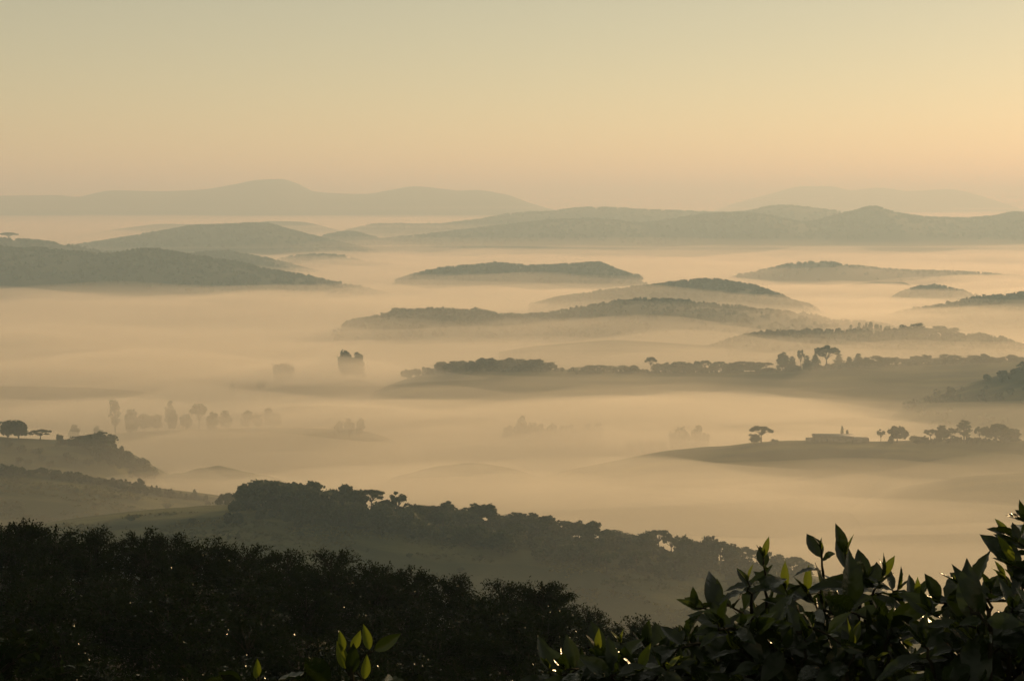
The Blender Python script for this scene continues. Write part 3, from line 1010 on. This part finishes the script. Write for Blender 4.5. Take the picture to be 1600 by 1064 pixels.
def forest(key, n, hmin, hmax, card, label, lo=0.55, x0=None, x1=None, per=16, crest_share=0.45, sink=0.42):
    hd = HILLS[key]
    g = np.random.default_rng(sum(map(ord, key)))
    xs = hd['xs']
    a = xs[0] if x0 is None else ray(x0, 500)[0] * hd['Y']
    b = xs[-1] if x1 is None else ray(x1, 500)[0] * hd['Y']
    x = g.uniform(a, b, n)
    x = x[(vnoise(x / (hd['Y'] * 0.03), x * 0 + 3.3, len(key)) > -0.85)]
    n = len(x)
    y0 = hd['yc'](x)
    t = np.where(g.uniform(size=n) < crest_share, g.normal(size=n) * 0.02, g.uniform(0, lo, n))
    y = y0 - t * hd['Wf']
    z = hd['h'](x, y)
    H = g.uniform(hmin, hmax, n) * (1 + 0.3 * vnoise(x / (hd['Y'] * 0.012), y / 60, 7))
    pos, sz = [], []
    for k in range(per):
        d = g.normal(size=(n, 3))
        d /= np.linalg.norm(d, axis=1)[:, None]
        w = H * 0.46
        pos.append(np.stack([x + d[:, 0] * w, y + d[:, 1] * w, z + H * (0.48 - sink + 0.46 * d[:, 2])], 1))
        sz.append(card * g.uniform(0.8, 1.6, n))
    pos = np.concatenate(pos)
    sz = np.concatenate(sz)
    v, fl = inst(CARD_V, [CARD_F], rand_rot(len(pos), g), pos, sz)
    o = link("forest", mesh_np("forest", v, fl), M_FOREST)
    tag(o, label, "woodland", kind="stuff")


forest('twin_island', 1100, 7, 13, 3.6, "woodland covering the broad two-humped island in the mist")
forest('hump_island', 800, 8, 13, 4.2, "even woodland covering the single hump in the mist")
forest('block_island', 500, 7, 12, 3.2, "low woodland on the island around the square-cut block")
forest('right_island', 450, 7, 12, 3.8, "woodland on the half hidden rise at the edge")
forest('faint_island', 160, 9, 15, 4.2, "woodland on the small pale hump")
forest('mist_ridge', 650, 7, 12, 5.0, "woodland along the level-topped ridge between mist banks")
forest('left_front', 700, 7, 12, 4.4, "woodland on the low dark spur at the mist edge")
forest('left_big', 1900, 8, 14, 4.6, "woodland covering the big dark hill")
forest('left_second', 900, 8, 13, 5.4, "woodland on the grey shoulder behind the big hill")
forest('left_third', 300, 10, 17, 5.6, "woodland on the small grey hump")
forest('left_top', 400, 8, 13, 4.8, "scattered woodland on the far left hill shoulder")
forest('left_peak', 1500, 8, 14, 6.5, "woodland along the summit of the long peaked hill")
forest('second_peak', 600, 8, 13, 7.0, "woodland on the pale pointed hill")
forest('long_ridge', 3200, 7, 14, 7.5, "woodland along the long rolling ridge")
forest('behind_ridge', 1000, 7, 13, 9.0, "woodland along the paler ridge behind")
forest('pale_dome', 300, 5, 8, 4.6, "thin tree cover on the pale dome")
forest('belt_slope', 120, 3, 7, 1.6, "thin scrub on the slope before the tall end of the belt", lo=0.5, x0=1420, x1=1700, per=30, crest_share=0.2, sink=0.0)
forest('near', 380, 2.0, 4.6, 1.1, "dark undergrowth and low trees filling the near wood", lo=0.16, x0=360, x1=1270, per=60, crest_share=0.4, sink=0.0)
forest('belt_ridge', 420, 2.5, 4.6, 1.6, "undergrowth beneath the tree belt", lo=0.03, x0=660, x1=1640, per=18, crest_share=0.7, sink=0.0)
forest('left_knoll', 70, 1.5, 2.8, 1.1, "undergrowth beneath the trees at the knoll's end", lo=0.1, x0=90, x1=235, per=40, crest_share=0.6, sink=0.0)
forest('shed_land', 60, 2, 4, 1.3, "low scrub under the trees of the farmland ridge", lo=0.03, x0=1430, x1=1640, per=24, crest_share=0.7, sink=0.0)
forest('pasture', 60, 2, 3.5, 1.0, "low scrub along the foot of the pasture hedge", lo=0.01, x0=-40, x1=330, per=30, crest_share=0.9, sink=0.0)

M_TUFT = leaf_mat("rough_grass", (0.030, 0.036, 0.014), (0.115, 0.105, 0.040), 0.25, 0.9, 0.05, 0.06, (0.12, 0.11, 0.03))


def tufts(key, n, lo, x0, x1, hmax, label):
    hd = HILLS[key]
    g = np.random.default_rng(n)
    x = g.uniform(ray(x0, 500)[0] * hd['Y'], ray(x1, 500)[0] * hd['Y'], n)
    y = hd['yc'](x) - g.uniform(0, lo, n) * hd['Wf']
    keep = fbm(x / 26, y / 9, 17, 3) > 0.05
    x, y = x[keep], y[keep]
    z = hd['h'](x, y)
    n = len(x)
    H = g.uniform(0.35, hmax, n)
    pos, sz = [], []
    for k in range(4):
        pos.append(np.stack([x + g.normal(size=n) * 0.5, y + g.normal(size=n) * 0.4, z + H * g.uniform(0.1, 0.6, n)], 1))
        sz.append(H * g.uniform(0.8, 1.5, n))
    pos, sz = np.concatenate(pos), np.concatenate(sz)
    v, fl = inst(CARD_V, [CARD_F], rand_rot(len(pos), g), pos, sz)
    o = link("rough_grass", mesh_np("rough_grass", v, fl), M_TUFT)
    tag(o, label, "grass", kind="stuff")


tufts('near', 15000, 0.55, -60, 1300, 1.0, "rough tufted grass on the near pasture hillside")
tufts('pasture', 7000, 0.5, -60, 400, 1.0, "rough tufted grass on the smooth pasture slope")
GN = "small bushes dotted over the near grass slope"
for px, py in [(300, 818), (345, 826), (470, 838), (520, 846), (575, 862), (640, 872), (720, 893), (905, 925), (1010, 945), (205, 815)]:
    plant('shrub', ground_hit(px, py, 'near'), tg.uniform(1.6, 3.2), "small dark bush dotted on the near grass slope below the wood", GN)
GP = "small bushes dotted over the pasture slope"
for px, py in [(120, 770), (180, 778), (215, 782), (60, 764), (300, 796), (150, 790)]:
    plant('shrub', ground_hit(px, py, 'pasture'), tg.uniform(1.5, 3.0), "small dark bush dotted on the pasture slope below the hedge", GP)

# ------------------------------------------------------------------ the shed on the farmland ridge
def box_geo(g, x0, x1, y0, y1, z0, z1):
    v = np.array([(x, y, z) for x in (x0, x1) for y in (y0, y1) for z in (z0, z1)], float)
    g.add(v, [np.array([(0, 1, 3, 2), (4, 6, 7, 5), (0, 4, 5, 1), (2, 3, 7, 6), (0, 2, 6, 4), (1, 5, 7, 3)])])


M_WALL = noise_mat("weathered_wall", (0.12, 0.11, 0.09), (0.22, 0.20, 0.17), 0.6)
M_ROOF = noise_mat("metal_roof", (0.07, 0.07, 0.07), (0.14, 0.13, 0.12), 0.4, 0.6, 0.4)
sb = on_crest('shed_land', 1312, 4)
root = bpy.data.objects.new("farm_shed", None)
col.objects.link(root)
root.location = sb
tag(root, "long low farm shed with a flat-looking roof on the misty farmland ridge", "shed")
u = sb[1] / F                      # metres per photograph pixel there
g = Geo()
box_geo(g, -38 * u, 22 * u, -4, 4, -3, 4.0)
link("wall", g.mesh("wall"), M_WALL, root)
g = Geo()
v = np.array([(-39.5 * u, -4.6, 3.9), (23.5 * u, -4.6, 3.7), (23.5 * u, 0, 5.3), (-39.5 * u, 0, 5.5), (23.5 * u, 4.6, 3.7), (-39.5 * u, 4.6, 3.9)])
v2 = v + (0, 0, 0.18)
g.add(np.concatenate([v, v2]), [np.array([(0, 3, 2, 1), (3, 5, 4, 2), (6, 7, 8, 9), (9, 8, 10, 11), (0, 1, 7, 6), (4, 5, 11, 10), (1, 2, 8, 7), (2, 4, 10, 8), (3, 0, 6, 9), (5, 3, 9, 11)])])
link("roof", g.mesh("roof"), M_ROOF, root)
g = Geo()
box_geo(g, -49 * u, -38.05 * u, -3, 3, -3, 2.6)
link("lean_to", g.mesh("lean_to"), M_WALL, root)
g = Geo()
box_geo(g, 22.05 * u, 48 * u, -3.5, 3.5, -3, 2.9)
link("side_wing", g.mesh("side_wing"), M_WALL, root)
for kx in (-30, -20, -10, 0, 10):
    g = Geo()
    box_geo(g, kx * u, (kx + 3) * u, -4.03, -3.95, 1.2, 2.6)
    link("window", g.mesh("window"), M_ROOF, root)
crest_tree('shed_land', 'tall', 1319, 665, "taller of two thin poplar-like trees behind the shed", w=5, back=9, var=0)
crest_tree('shed_land', 'tall', 1327, 671, "shorter of two thin poplar-like trees behind the shed", w=5, back=9, var=1)

# ------------------------------------------------------------------ coffee bushes on the plantation slope
def frame(d, n):
    """rotation matrices whose x axis is d (n,3) and z axis close to n"""
    d = d / np.linalg.norm(d, axis=1)[:, None]
    y = np.cross(n, d)
    y /= np.linalg.norm(y, axis=1)[:, None] + 1e-9
    z = np.cross(d, y)
    return np.stack([d, y, z], 2)


LEAF_LO = np.array([(0, 0, 0), (0.35, 0.20, 0.03), (0.35, 0, -0.02), (0.35, -0.20, 0.03), (0.7, 0.15, -0.04), (0.7, 0, -0.09), (0.7, -0.15, -0.04), (1.0, 0, -0.22)])
LEAF_LO_T = np.array([(0, 2, 1), (0, 3, 2), (4, 5, 7), (5, 6, 7)])
LEAF_LO_Q = np.array([(1, 2, 5, 4), (2, 3, 6, 5)])


def bush_meshes(seed, n=4300, rad=1.2, H=2.1):
    g = np.random.default_rng(seed)
    nl = 86
    az = g.uniform(0, 2 * np.pi, nl)
    zz = g.uniform(0.15, 1.0, nl) ** 0.7
    br = rad * np.sqrt(np.clip(1 - (np.maximum(zz - 0.3, 0) / 0.74) ** 4, 0.02, 1)) * np.sqrt(g.uniform(0.25, 1, nl)) 
    tips = np.stack([br * np.cos(az), br * np.sin(az), zz * H * (1 - 0.16 * (br / rad) ** 2) * g.uniform(0.93, 1.0, nl)], 1)
    st = Geo()
    st.add_tube(np.array([(0, 0, -0.4), (0.03, 0.02, 0.4), (0.0, 0.05, 1.0), (0.02, 0, H * 0.85)]), [0.05, 0.042, 0.03, 0.012], 6)
    pos, dirs, nor, size = [], [], [], []
    for k in range(nl):
        a = np.array([0, 0, max(0.25, tips[k, 2] * g.uniform(0.45, 0.75))])
        p = limb(a, tips[k], 0.12, g, 6)
        st.add_tube(p, np.linspace(0.016, 0.005, 6), 4)
        m = n // nl
        t = g.uniform(0.25, 1, m) ** 0.6
        q = np.stack([np.interp(t, np.linspace(0, 1, 6), p[:, c]) for c in range(3)], 1)
        od = tips[k] - np.array([0, 0, H * 0.35])
        d = g.normal(size=(m, 3)) * 0.75 + od / np.linalg.norm(od) * 0.65 + np.array([0, 0, -0.12])
        q += g.normal(size=(m, 3)) * 0.065
        pos.append(q)
        dirs.append(d)
        nor.append(g.normal(size=(m, 3)) * 0.45 + np.array([0, 0, 1.0]) + 0.4 * od)
        size.append(g.uniform(0.065, 0.125, m))
    pos, dirs, nor, size = map(np.concatenate, (pos, dirs, nor, size))
    pos[:, 2] = np.maximum(pos[:, 2], 0.08)
    v, fl = inst(LEAF_LO, [LEAF_LO_T, LEAF_LO_Q], frame(dirs, nor), pos, size)
    fo = Geo()
    fo.add(v, fl)
    return st.mesh("stem", True), fo.mesh("foliage")


BUSH = []
for k in range(5):
    sm, fm = bush_meshes(400 + k)
    sm.materials.append(M_STEM)
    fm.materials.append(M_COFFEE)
    BUSH.append((sm, fm))
bg = np.random.default_rng(5)


def bush(x, y, s, label, group=None, wide=1.0, name="coffee_bush"):
    root = bpy.data.objects.new(name, None)
    col.objects.link(root)
    z = float(camhill_z(np.array([x]), np.array([y]))[0])
    root.location = (x, y, z)
    root.scale = (s * wide, s * wide, s)
    root.rotation_euler = (0, 0, bg.uniform(0, 6.28))
    tag(root, label, "coffee bush", group)
    sm, fm = BUSH[int(bg.integers(5))]
    link("stem", sm, None, root)
    link("foliage", fm, None, root)
    return root


# big bushes that stand out on the brow
for px, py, w, label in [(42, 812, 1.25, "low wide coffee bush standing highest on the plantation's brow, at its upper end"),
                         (850, 903, 1.1, "coffee bush bulging out of the brow just above the lone umbrella tree's slope"),
                         (600, 884, 1.0, "small pointed coffee bush on the brow before the near grass strip")]:
    Y = 56.5
    x = ray(px, 900)[0] * Y
    zt = CAM_H + ray(px, py)[2] * Y
    z0 = float(camhill_z(np.array([x]), np.array([Y]))[0])
    bush(x, Y, (zt - z0) / 2.1, label, wide=w)
rows = [(57.5, "dark coffee bush in the farthest row, along the brow of the plantation", "coffee bushes of the brow row"),
        (53.5, "dark coffee bush just inside the brow of the plantation", "coffee bushes just inside the brow"),
        (49.0, "dark coffee bush in the upper rows of the plantation", "coffee bushes of the upper rows"),
        (44.5, "dark coffee bush in the upper rows of the plantation", "coffee bushes of the upper rows"),
        (40.0, "dark coffee bush in the middle rows of the plantation", "coffee bushes of the middle rows"),
        (35.5, "dark coffee bush in the middle rows of the plantation", "coffee bushes of the middle rows"),
        (31.0, "dark coffee bush in the lower rows of the plantation", "coffee bushes of the lower rows"),
        (26.5, "dark coffee bush in the lower rows of the plantation", "coffee bushes of the lower rows"),
        (22.0, "dark coffee bush in the nearest rows of the plantation", "coffee bushes of the nearest rows"),
        (17.5, "dark coffee bush in the nearest rows of the plantation", "coffee bushes of the nearest rows")]
for Yr, lab, grp in rows:
    x = ray(-60, 900)[0] * Yr
    xe = ray(1250, 900)[0] * Yr
    while x < xe:
        big = 1.0 + 0.20 * float(vnoise(x / 4.5, Yr / 6.0, 313))
        if Yr > 52:
            big = 1.0 + 0.07 * float(vnoise(x / 4.5, Yr / 6.0, 313))
        bush(x, Yr + bg.uniform(-0.9, 0.9), big * bg.uniform(0.92, 1.06), lab, grp, bg.uniform(1.05, 1.35))
        x += bg.uniform(1.3, 1.8) if Yr > 52 else bg.uniform(1.8, 2.9)

# ------------------------------------------------------------------ coffee shrubs close to the camera
def leaf_template(ns=11, droop=0.22, wave=0.02):
    """unit-length pointed leaf along +x, folded at the midrib, wavy margin"""
    t = np.linspace(0, 1, ns)
    w = 0.245 * np.sin(np.pi * np.clip(t, 0, 1) ** 0.85) ** 0.9 * (1 - 0.25 * t)
    w = np.where(t > 0.86, w * (1 - (t - 0.86) / 0.14 * 0.45), w)
    w[0] = 0.012
    w[-1] = 0.002
    v = []
    for i in range(ns):
        zc = -droop * t[i] ** 2
        for c in (-1, -0.5, 0, 0.5, 1):
            z = zc + 0.30 * abs(c) * w[i] - (0.10 * w[i] if c == 0 else 0)
            z += wave * abs(c) * math.sin(t[i] * 26 + c * 1.3)
            v.append((t[i], c * w[i], z))
    return np.array(v), grid_faces(ns, 5)


LEAVES = [leaf_template(11, d, wv) for d, wv in ((0.12, 0.016), (0.30, 0.022), (0.48, 0.026), (0.66, 0.022), (0.03, 0.010))]


class Shrub:
    def __init__(s, seed):
        s.g = np.random.default_rng(seed)
        s.wood, s.old, s.young = Geo(), Geo(), Geo()

    def leaf(s, p, d, n, size, young=False, droop=None):
        k = (int(s.g.integers(1, 4)) if droop is None else droop)
        tv, tf = LEAVES[k]
        d = np.asarray(d, float)[None]
        n = np.asarray(n, float)[None]
        # short stalk
        dd = d[0] / np.linalg.norm(d[0])
        s.wood.add_tube(np.array([p, p + dd * size * 0.05, p + dd * size * 0.10]), [0.0016, 0.0013, 0.0012], 4)
        v, fl = inst(tv * np.array([1, s.g.uniform(0.72, 0.92) if young else s.g.uniform(0.85, 1.2), 1]), [tf], frame(d, n), (p + dd * size * 0.09)[None], np.array([size]))
        (s.young if young else s.old).add(v, fl)

    def shoot(s, base, tip, big=0.125, nodes=None, young_top=True, twist=None, r0=0.006, bow=0.03, bare=0.25):
        g = s.g
        base, tip = np.asarray(base, float), np.asarray(tip, float)
        L = np.linalg.norm(tip - base)
        p = limb(base, tip, bow, g, 7)
        p[1:-1] += g.normal(size=(5, 3)) * 0.004
        s.wood.add_tube(p, np.linspace(r0, 0.0022, 7), 6)
        ax = (tip - base) / L
        ref = np.array([0.0, -1.0, 0.2]) if abs(ax[1]) < 0.8 else np.array([1.0, 0, 0])
        u = np.cross(ax, ref)
        u /= np.linalg.norm(u)
        w = np.cross(ax, u)
        nodes = nodes or max(3, int(L * (1 - bare) / 0.05))
        tw = g.uniform(0, 3.14) if twist is None else twist
        tt = np.linspace(0, 1, 7)
        for k in range(nodes):
            f = 1 - (1 - bare) * k / nodes
            q = np.array([np.interp(f, tt, p[:, c]) for c in range(3)])
            a0 = tw + (k % 2) * np.pi / 2 + g.normal() * 0.25
            for sgn in (0, np.pi):
                if k > 1 and g.uniform() < 0.12:
                    continue
                a = a0 + sgn
                side = u * math.cos(a) + w * math.sin(a)
                open_ = math.radians([26, 54, 74, 84, 90][min(k, 4)] + g.normal() * 8)
                d = ax * math.cos(open_) + side * math.sin(open_) + np.array([0, 0, 0.16 - 0.07 * k])
                size = big * [0.58, 0.9, 1.1, 1.15, 1.15][min(k, 4)] * g.uniform(0.62, 1.18)
                n = ax * 0.4 - side * 0.2 + np.array([0, -0.35, 0.65]) + g.normal(size=3) * 0.30
                s.leaf(q, d, n, size, young=young_top and k == 0 and g.uniform() < 0.4, droop=[4, 0, None, None, None][min(k, 4)])
        # bud at the very tip
        for a in (0.4, 2.2, 4.1):
            side = u * math.cos(a) + w * math.sin(a)
            s.leaf(tip, ax + side * 0.18, side + ax * 0.1, big * g.uniform(0.2, 0.3), young=True, droop=4)

    def build(s, name, label, loc):
        root = bpy.data.objects.new(name, None)
        col.objects.link(root)
        root.location = loc
        tag(root, label, "coffee shrub")
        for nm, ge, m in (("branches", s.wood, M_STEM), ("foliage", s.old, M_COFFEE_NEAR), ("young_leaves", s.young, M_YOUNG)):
            if ge.n:
                me = ge.mesh(nm, True)
                me.transform(__import__('mathutils').Matrix.Translation(-Vector(loc)))
                link(nm, me, m, root)
        return root


def pit(px, py, Y):
    return P(px, py, Y)


def gz(x, y):
    return float(camhill_z(np.array([x]), np.array([y]))[0])


# --- main shrub
YS = 4.6
sh = Shrub(21)
cx0 = ray(1270, 900)[0] * YS
root_p = np.array([cx0, YS + 0.1, gz(cx0, YS + 0.1)])
SH = [  # base px,py ; tip px,py ; depth offset ; leaf size ; twist
    ((1197, 970), (1193, 872), 0.00, 0.105, 0.1), ((1284, 940), (1283, 858), 0.05, 0.090, 0.4), ((1323, 1010), (1321, 868), -0.05, 0.135, 0.0),
    ((1352, 970), (1378, 903), 0.05, 0.120, 0.7), ((1375, 960), (1402, 922), 0.1, 0.12, 0.2), ((1140, 985), (1088, 950), -0.02, 0.125, 0.3),
    ((1185, 990), (1128, 938), 0.05, 0.13, 0.2), ((1240, 975), (1228, 922), 0.1, 0.13, 0.9), ((1175, 960), (1168, 908), -0.1, 0.10, 0.2),
    ((1300, 1010), (1262, 928), 0.1, 0.14, 0.5), ((1385, 1040), (1386, 985), -0.35, 0.11, 0.2), ((1250, 1060), (1258, 1000), -0.35, 0.15, 0.4),
    ((1180, 1080), (1155, 1020), -0.3, 0.13, 0.1), ((1325, 1080), (1330, 1010), -0.4, 0.12, 0.6), ((1110, 1030), (1072, 1000), 0.0, 0.12, 0.5),
    ((1410, 980), (1430, 940), 0.0, 0.13, 0.6), ((1345, 930), (1352, 905), 0.0, 0.11, 0.3)]
for (b, t, dy, big, tw) in SH:
    bp, tp = pit(b[0], b[1], YS + dy), pit(t[0], t[1], YS + dy - 0.02)
    sh.shoot(bp, tp, big, twist=tw, bow=0.01)
    mid = (root_p + bp) / 2 + np.array([0, 0, -0.05])
    sh.wood.add_tube(np.array([root_p + (0, 0, 0.9), mid + (0, 0, 0.42), bp]), [0.016, 0.011, 0.006], 6)
for k in range(128):
    px = sh.g.uniform(1040, 1430)
    top = np.interp(px, [1030, 1090, 1160, 1250, 1330, 1400, 1450], [1015, 968, 935, 918, 915, 938, 950])
    py = sh.g.uniform(top, 1150) + 19
    dy = sh.g.uniform(-0.45, 0.5)
    tp = pit(px, py, YS + dy)
    c = np.array([cx0, YS + 0.05, tp[2] - 0.18])
    bp = tp + (c - tp) * sh.g.uniform(0.35, 0.6) + sh.g.normal(size=3) * 0.05
    sh.shoot(bp, tp, sh.g.uniform(0.10, 0.15), young_top=sh.g.uniform() < 0.22, bow=0.02)
sh.wood.add_tube(np.array([root_p + (0, 0, -0.3), root_p + (0.01, 0, 0.5), root_p + (0, 0.02, 1.0), root_p + (0, 0, 1.5)]), [0.03, 0.025, 0.02, 0.012], 8)
sh.build("coffee_shrub", "large close coffee shrub with several upright shoots standing out against the mist", tuple(root_p))

# --- taller shrub at the right
YR = 4.2
sh = Shrub(33)
cx1 = ray(1580, 900)[0] * YR
root_p = np.array([cx1, YR + 0.1, gz(cx1, YR + 0.1)])
SH = [((1650, 905), (1592, 848), 0.0, 0.12, 0.2), ((1670, 880), (1606, 815), 0.05, 0.13, 0.5), ((1640, 930), (1585, 885), -0.05, 0.15, 0.0), ((1625, 960), (1572, 905), 0.05, 0.13, 0.4),
      ((1545, 955), (1500, 912), 0.05, 0.115, 0.1), ((1548, 985), (1548, 925), -0.3, 0.085, 0.2), ((1530, 985), (1470, 942), 0.05, 0.13, 0.5), ((1580, 990), (1583, 950), -0.2, 0.10, 0.8),
      ((1500, 1000), (1455, 958), 0.0, 0.12, 0.3), ((1600, 960), (1598, 918), 0.0, 0.13, 0.3), ((1680, 930), (1618, 862), 0.1, 0.14, 0.7), ((1650, 985), (1560, 938), 0.1, 0.14, 0.1), ((1640, 890), (1578, 838), 0.08, 0.13, 0.9), ((1460, 1060), (1440, 1005), -0.2, 0.13, 0.2), ((1530, 1060), (1520, 1000), -0.2, 0.13, 0.6)]
for (b, t, dy, big, tw) in SH:
    bp, tp = pit(b[0], b[1], YR + dy), pit(t[0], t[1], YR + dy - 0.02)
    sh.shoot(bp, tp, big, twist=tw, bow=0.015)
    mid = (root_p + bp) / 2
    sh.wood.add_tube(np.array([root_p + (0, 0, 0.9), mid + (0, 0, 0.42), bp]), [0.016, 0.011, 0.006], 6)
for k in range(92):
    px = sh.g.uniform(1430, 1720)
    top = np.interp(px, [1420, 1470, 1530, 1600, 1660, 1720], [985, 962, 948, 935, 900, 880])
    py = sh.g.uniform(top, 1150) + 19
    dy = sh.g.uniform(-0.4, 0.45)
    tp = pit(px, py, YR + dy)
    c = np.array([cx1, YR + 0.05, tp[2] - 0.18])
    bp = tp + (c - tp) * sh.g.uniform(0.35, 0.6) + sh.g.normal(size=3) * 0.05
    sh.shoot(bp, tp, sh.g.uniform(0.10, 0.145), young_top=sh.g.uniform() < 0.25, bow=0.02)
sh.wood.add_tube(np.array([root_p + (0, 0, -0.3), root_p + (0.01, 0, 0.5), root_p + (0, 0.02, 1.0), root_p + (0, 0, 1.6)]), [0.03, 0.025, 0.02, 0.012], 8)
sh.build("coffee_shrub", "taller coffee shrub with long arching shoots, cut by the photo's right edge", tuple(root_p))

# --- low shrub before the dark rows
YL = 4.4
sh = Shrub(45)
cx2 = ray(950, 1064)[0] * YL
root_p = np.array([cx2, YL, gz(cx2, YL)])
SH = [((900, 1100), (890, 1050), 0.0, 0.10, 0.2), ((868, 1100), (858, 1045), -0.1, 0.11, 0.1), ((945, 1075), (935, 1022), 0.1, 0.14, 0.0), ((985, 1060), (970, 1005), 0.1, 0.10, 0.4), ((1020, 1070), (1010, 1012), 0.0, 0.12, 0.6),
      ((960, 1110), (975, 1045), -0.2, 0.13, 0.5), ((1040, 1090), (1045, 1020), 0.1, 0.13, 0.3)]
for (b, t, dy, big, tw) in SH:
    bp, tp = pit(b[0], b[1], YL + dy), pit(t[0], t[1], YL + dy - 0.02)
    sh.shoot(bp, tp, big, twist=tw, bow=0.01)
    sh.wood.add_tube(np.array([root_p + (0, 0, 0.6), (root_p + bp) / 2 + (0, 0, 0.25), bp]), [0.014, 0.010, 0.006], 6)
for k in range(26):
    tp = pit(sh.g.uniform(850, 1060), sh.g.uniform(1035, 1130), YL + sh.g.uniform(-0.3, 0.3))
    c = np.array([cx2, YL, tp[2] - 0.25])
    bp = tp + (c - tp) * sh.g.uniform(0.4, 0.6)
    sh.shoot(bp, tp, sh.g.uniform(0.10, 0.14), young_top=sh.g.uniform() < 0.25)
sh.wood.add_tube(np.array([root_p + (0, 0, -0.3), root_p + (0, 0, 0.4), root_p + (0, 0.02, 1.1)]), [0.028, 0.022, 0.012], 8)
sh.build("coffee_shrub", "low coffee shrub beside the large one, with a bright yellow-green leaf", tuple(root_p))

# --- young sprig shrub at the bottom
YM = 3.9
sh = Shrub(57)
cx3 = ray(545, 1064)[0] * YM
root_p = np.array([cx3, YM, gz(cx3, YM)])
stem_t = pit(545, 1012, YM)
sh.wood.add_tube(np.array([root_p + (0, 0, -0.2), root_p + (0.01, 0, 0.6), pit(552, 1075, YM), stem_t]), [0.02, 0.014, 0.006, 0.003], 7)
for (bx, by), (tx, ty), yg in [((541, 1048), (528, 1006), 1), ((537, 1020), (531, 988), 1), ((549, 1018), (562, 988), 1), ((578, 1018), (569, 979), 1), ((569, 1064), (573, 1026), 1), ((582, 1018), (622, 992), 0), ((548, 1056), (552, 1010), 0)]:
    b, t = pit(bx, by, YM), pit(tx, ty, YM - 0.015)
    sh.leaf(b, t - b, np.array([0.35, -1.0, 0.35]), float(np.linalg.norm(t - b)) * 1.03, young=bool(yg), droop=4)
    sh.wood.add_tube(np.array([stem_t + (0, 0, -0.07), (stem_t + b) / 2 + (0, 0, -0.02), b]), [0.003, 0.0025, 0.002], 5)
for (bx, by), (tx, ty) in [((500, 1040), (466, 1045)), ((505, 1075), (450, 1048)), ((520, 1070), (480, 1030)), ((580, 1075), (620, 1060)), ((600, 1080), (590, 1050)), ((540, 1085), (500, 1062)), ((530, 1090), (560, 1066))]:
    b, t = pit(bx, by, YM), pit(tx, ty, YM - 0.05)
    sh.leaf(b, t - b, np.array([-1.0, 0.25, 1.0]), float(np.linalg.norm(t - b)) * 1.2)
    sh.wood.add_tube(np.array([root_p + (0, 0, 0.75), (root_p + b) / 2 + (0, 0, 0.2), b]), [0.006, 0.004, 0.002], 5)
sh.build("coffee_shrub", "young coffee sprig with five backlit yellow-green leaves before the dark bushes", tuple(root_p))

# --- single leaf sprig at the bottom left
sh = Shrub(69)
cx4 = ray(405, 1064)[0] * YM
root_p = np.array([cx4, YM, gz(cx4, YM)])
tp = pit(405, 1055, YM)
sh.wood.add_tube(np.array([root_p + (0, 0, -0.2), root_p + (0.01, 0, 0.6), tp + (0, 0, -0.06), pit(404, 1036, YM)]), [0.018, 0.012, 0.004, 0.0015], 7)
for (bx, by), (tx, ty), yg in [((400, 1062), (402, 1032), 1), ((380, 1064), (320, 1052), 0), ((378, 1070), (345, 1046), 0), ((420, 1075), (470, 1040), 0), ((430, 1080), (490, 1052), 0)]:
    b, t = pit(bx, by, YM), pit(tx, ty, YM - 0.02)
    sh.leaf(b, t - b, np.array([0.5, -0.9, 0.5]) if yg else np.array([-1.0, 0.25, 1.0]), float(np.linalg.norm(t - b)) * 1.03, young=bool(yg), droop=4 if yg else 1)
    sh.wood.add_tube(np.array([tp + (0, 0, -0.1), (tp + b) / 2 + (0, 0, -0.05), b]), [0.004, 0.003, 0.002], 5)
sh.build("coffee_shrub", "small sprig with one upright amber-green leaf, left of the five-leaved sprig", tuple(root_p))
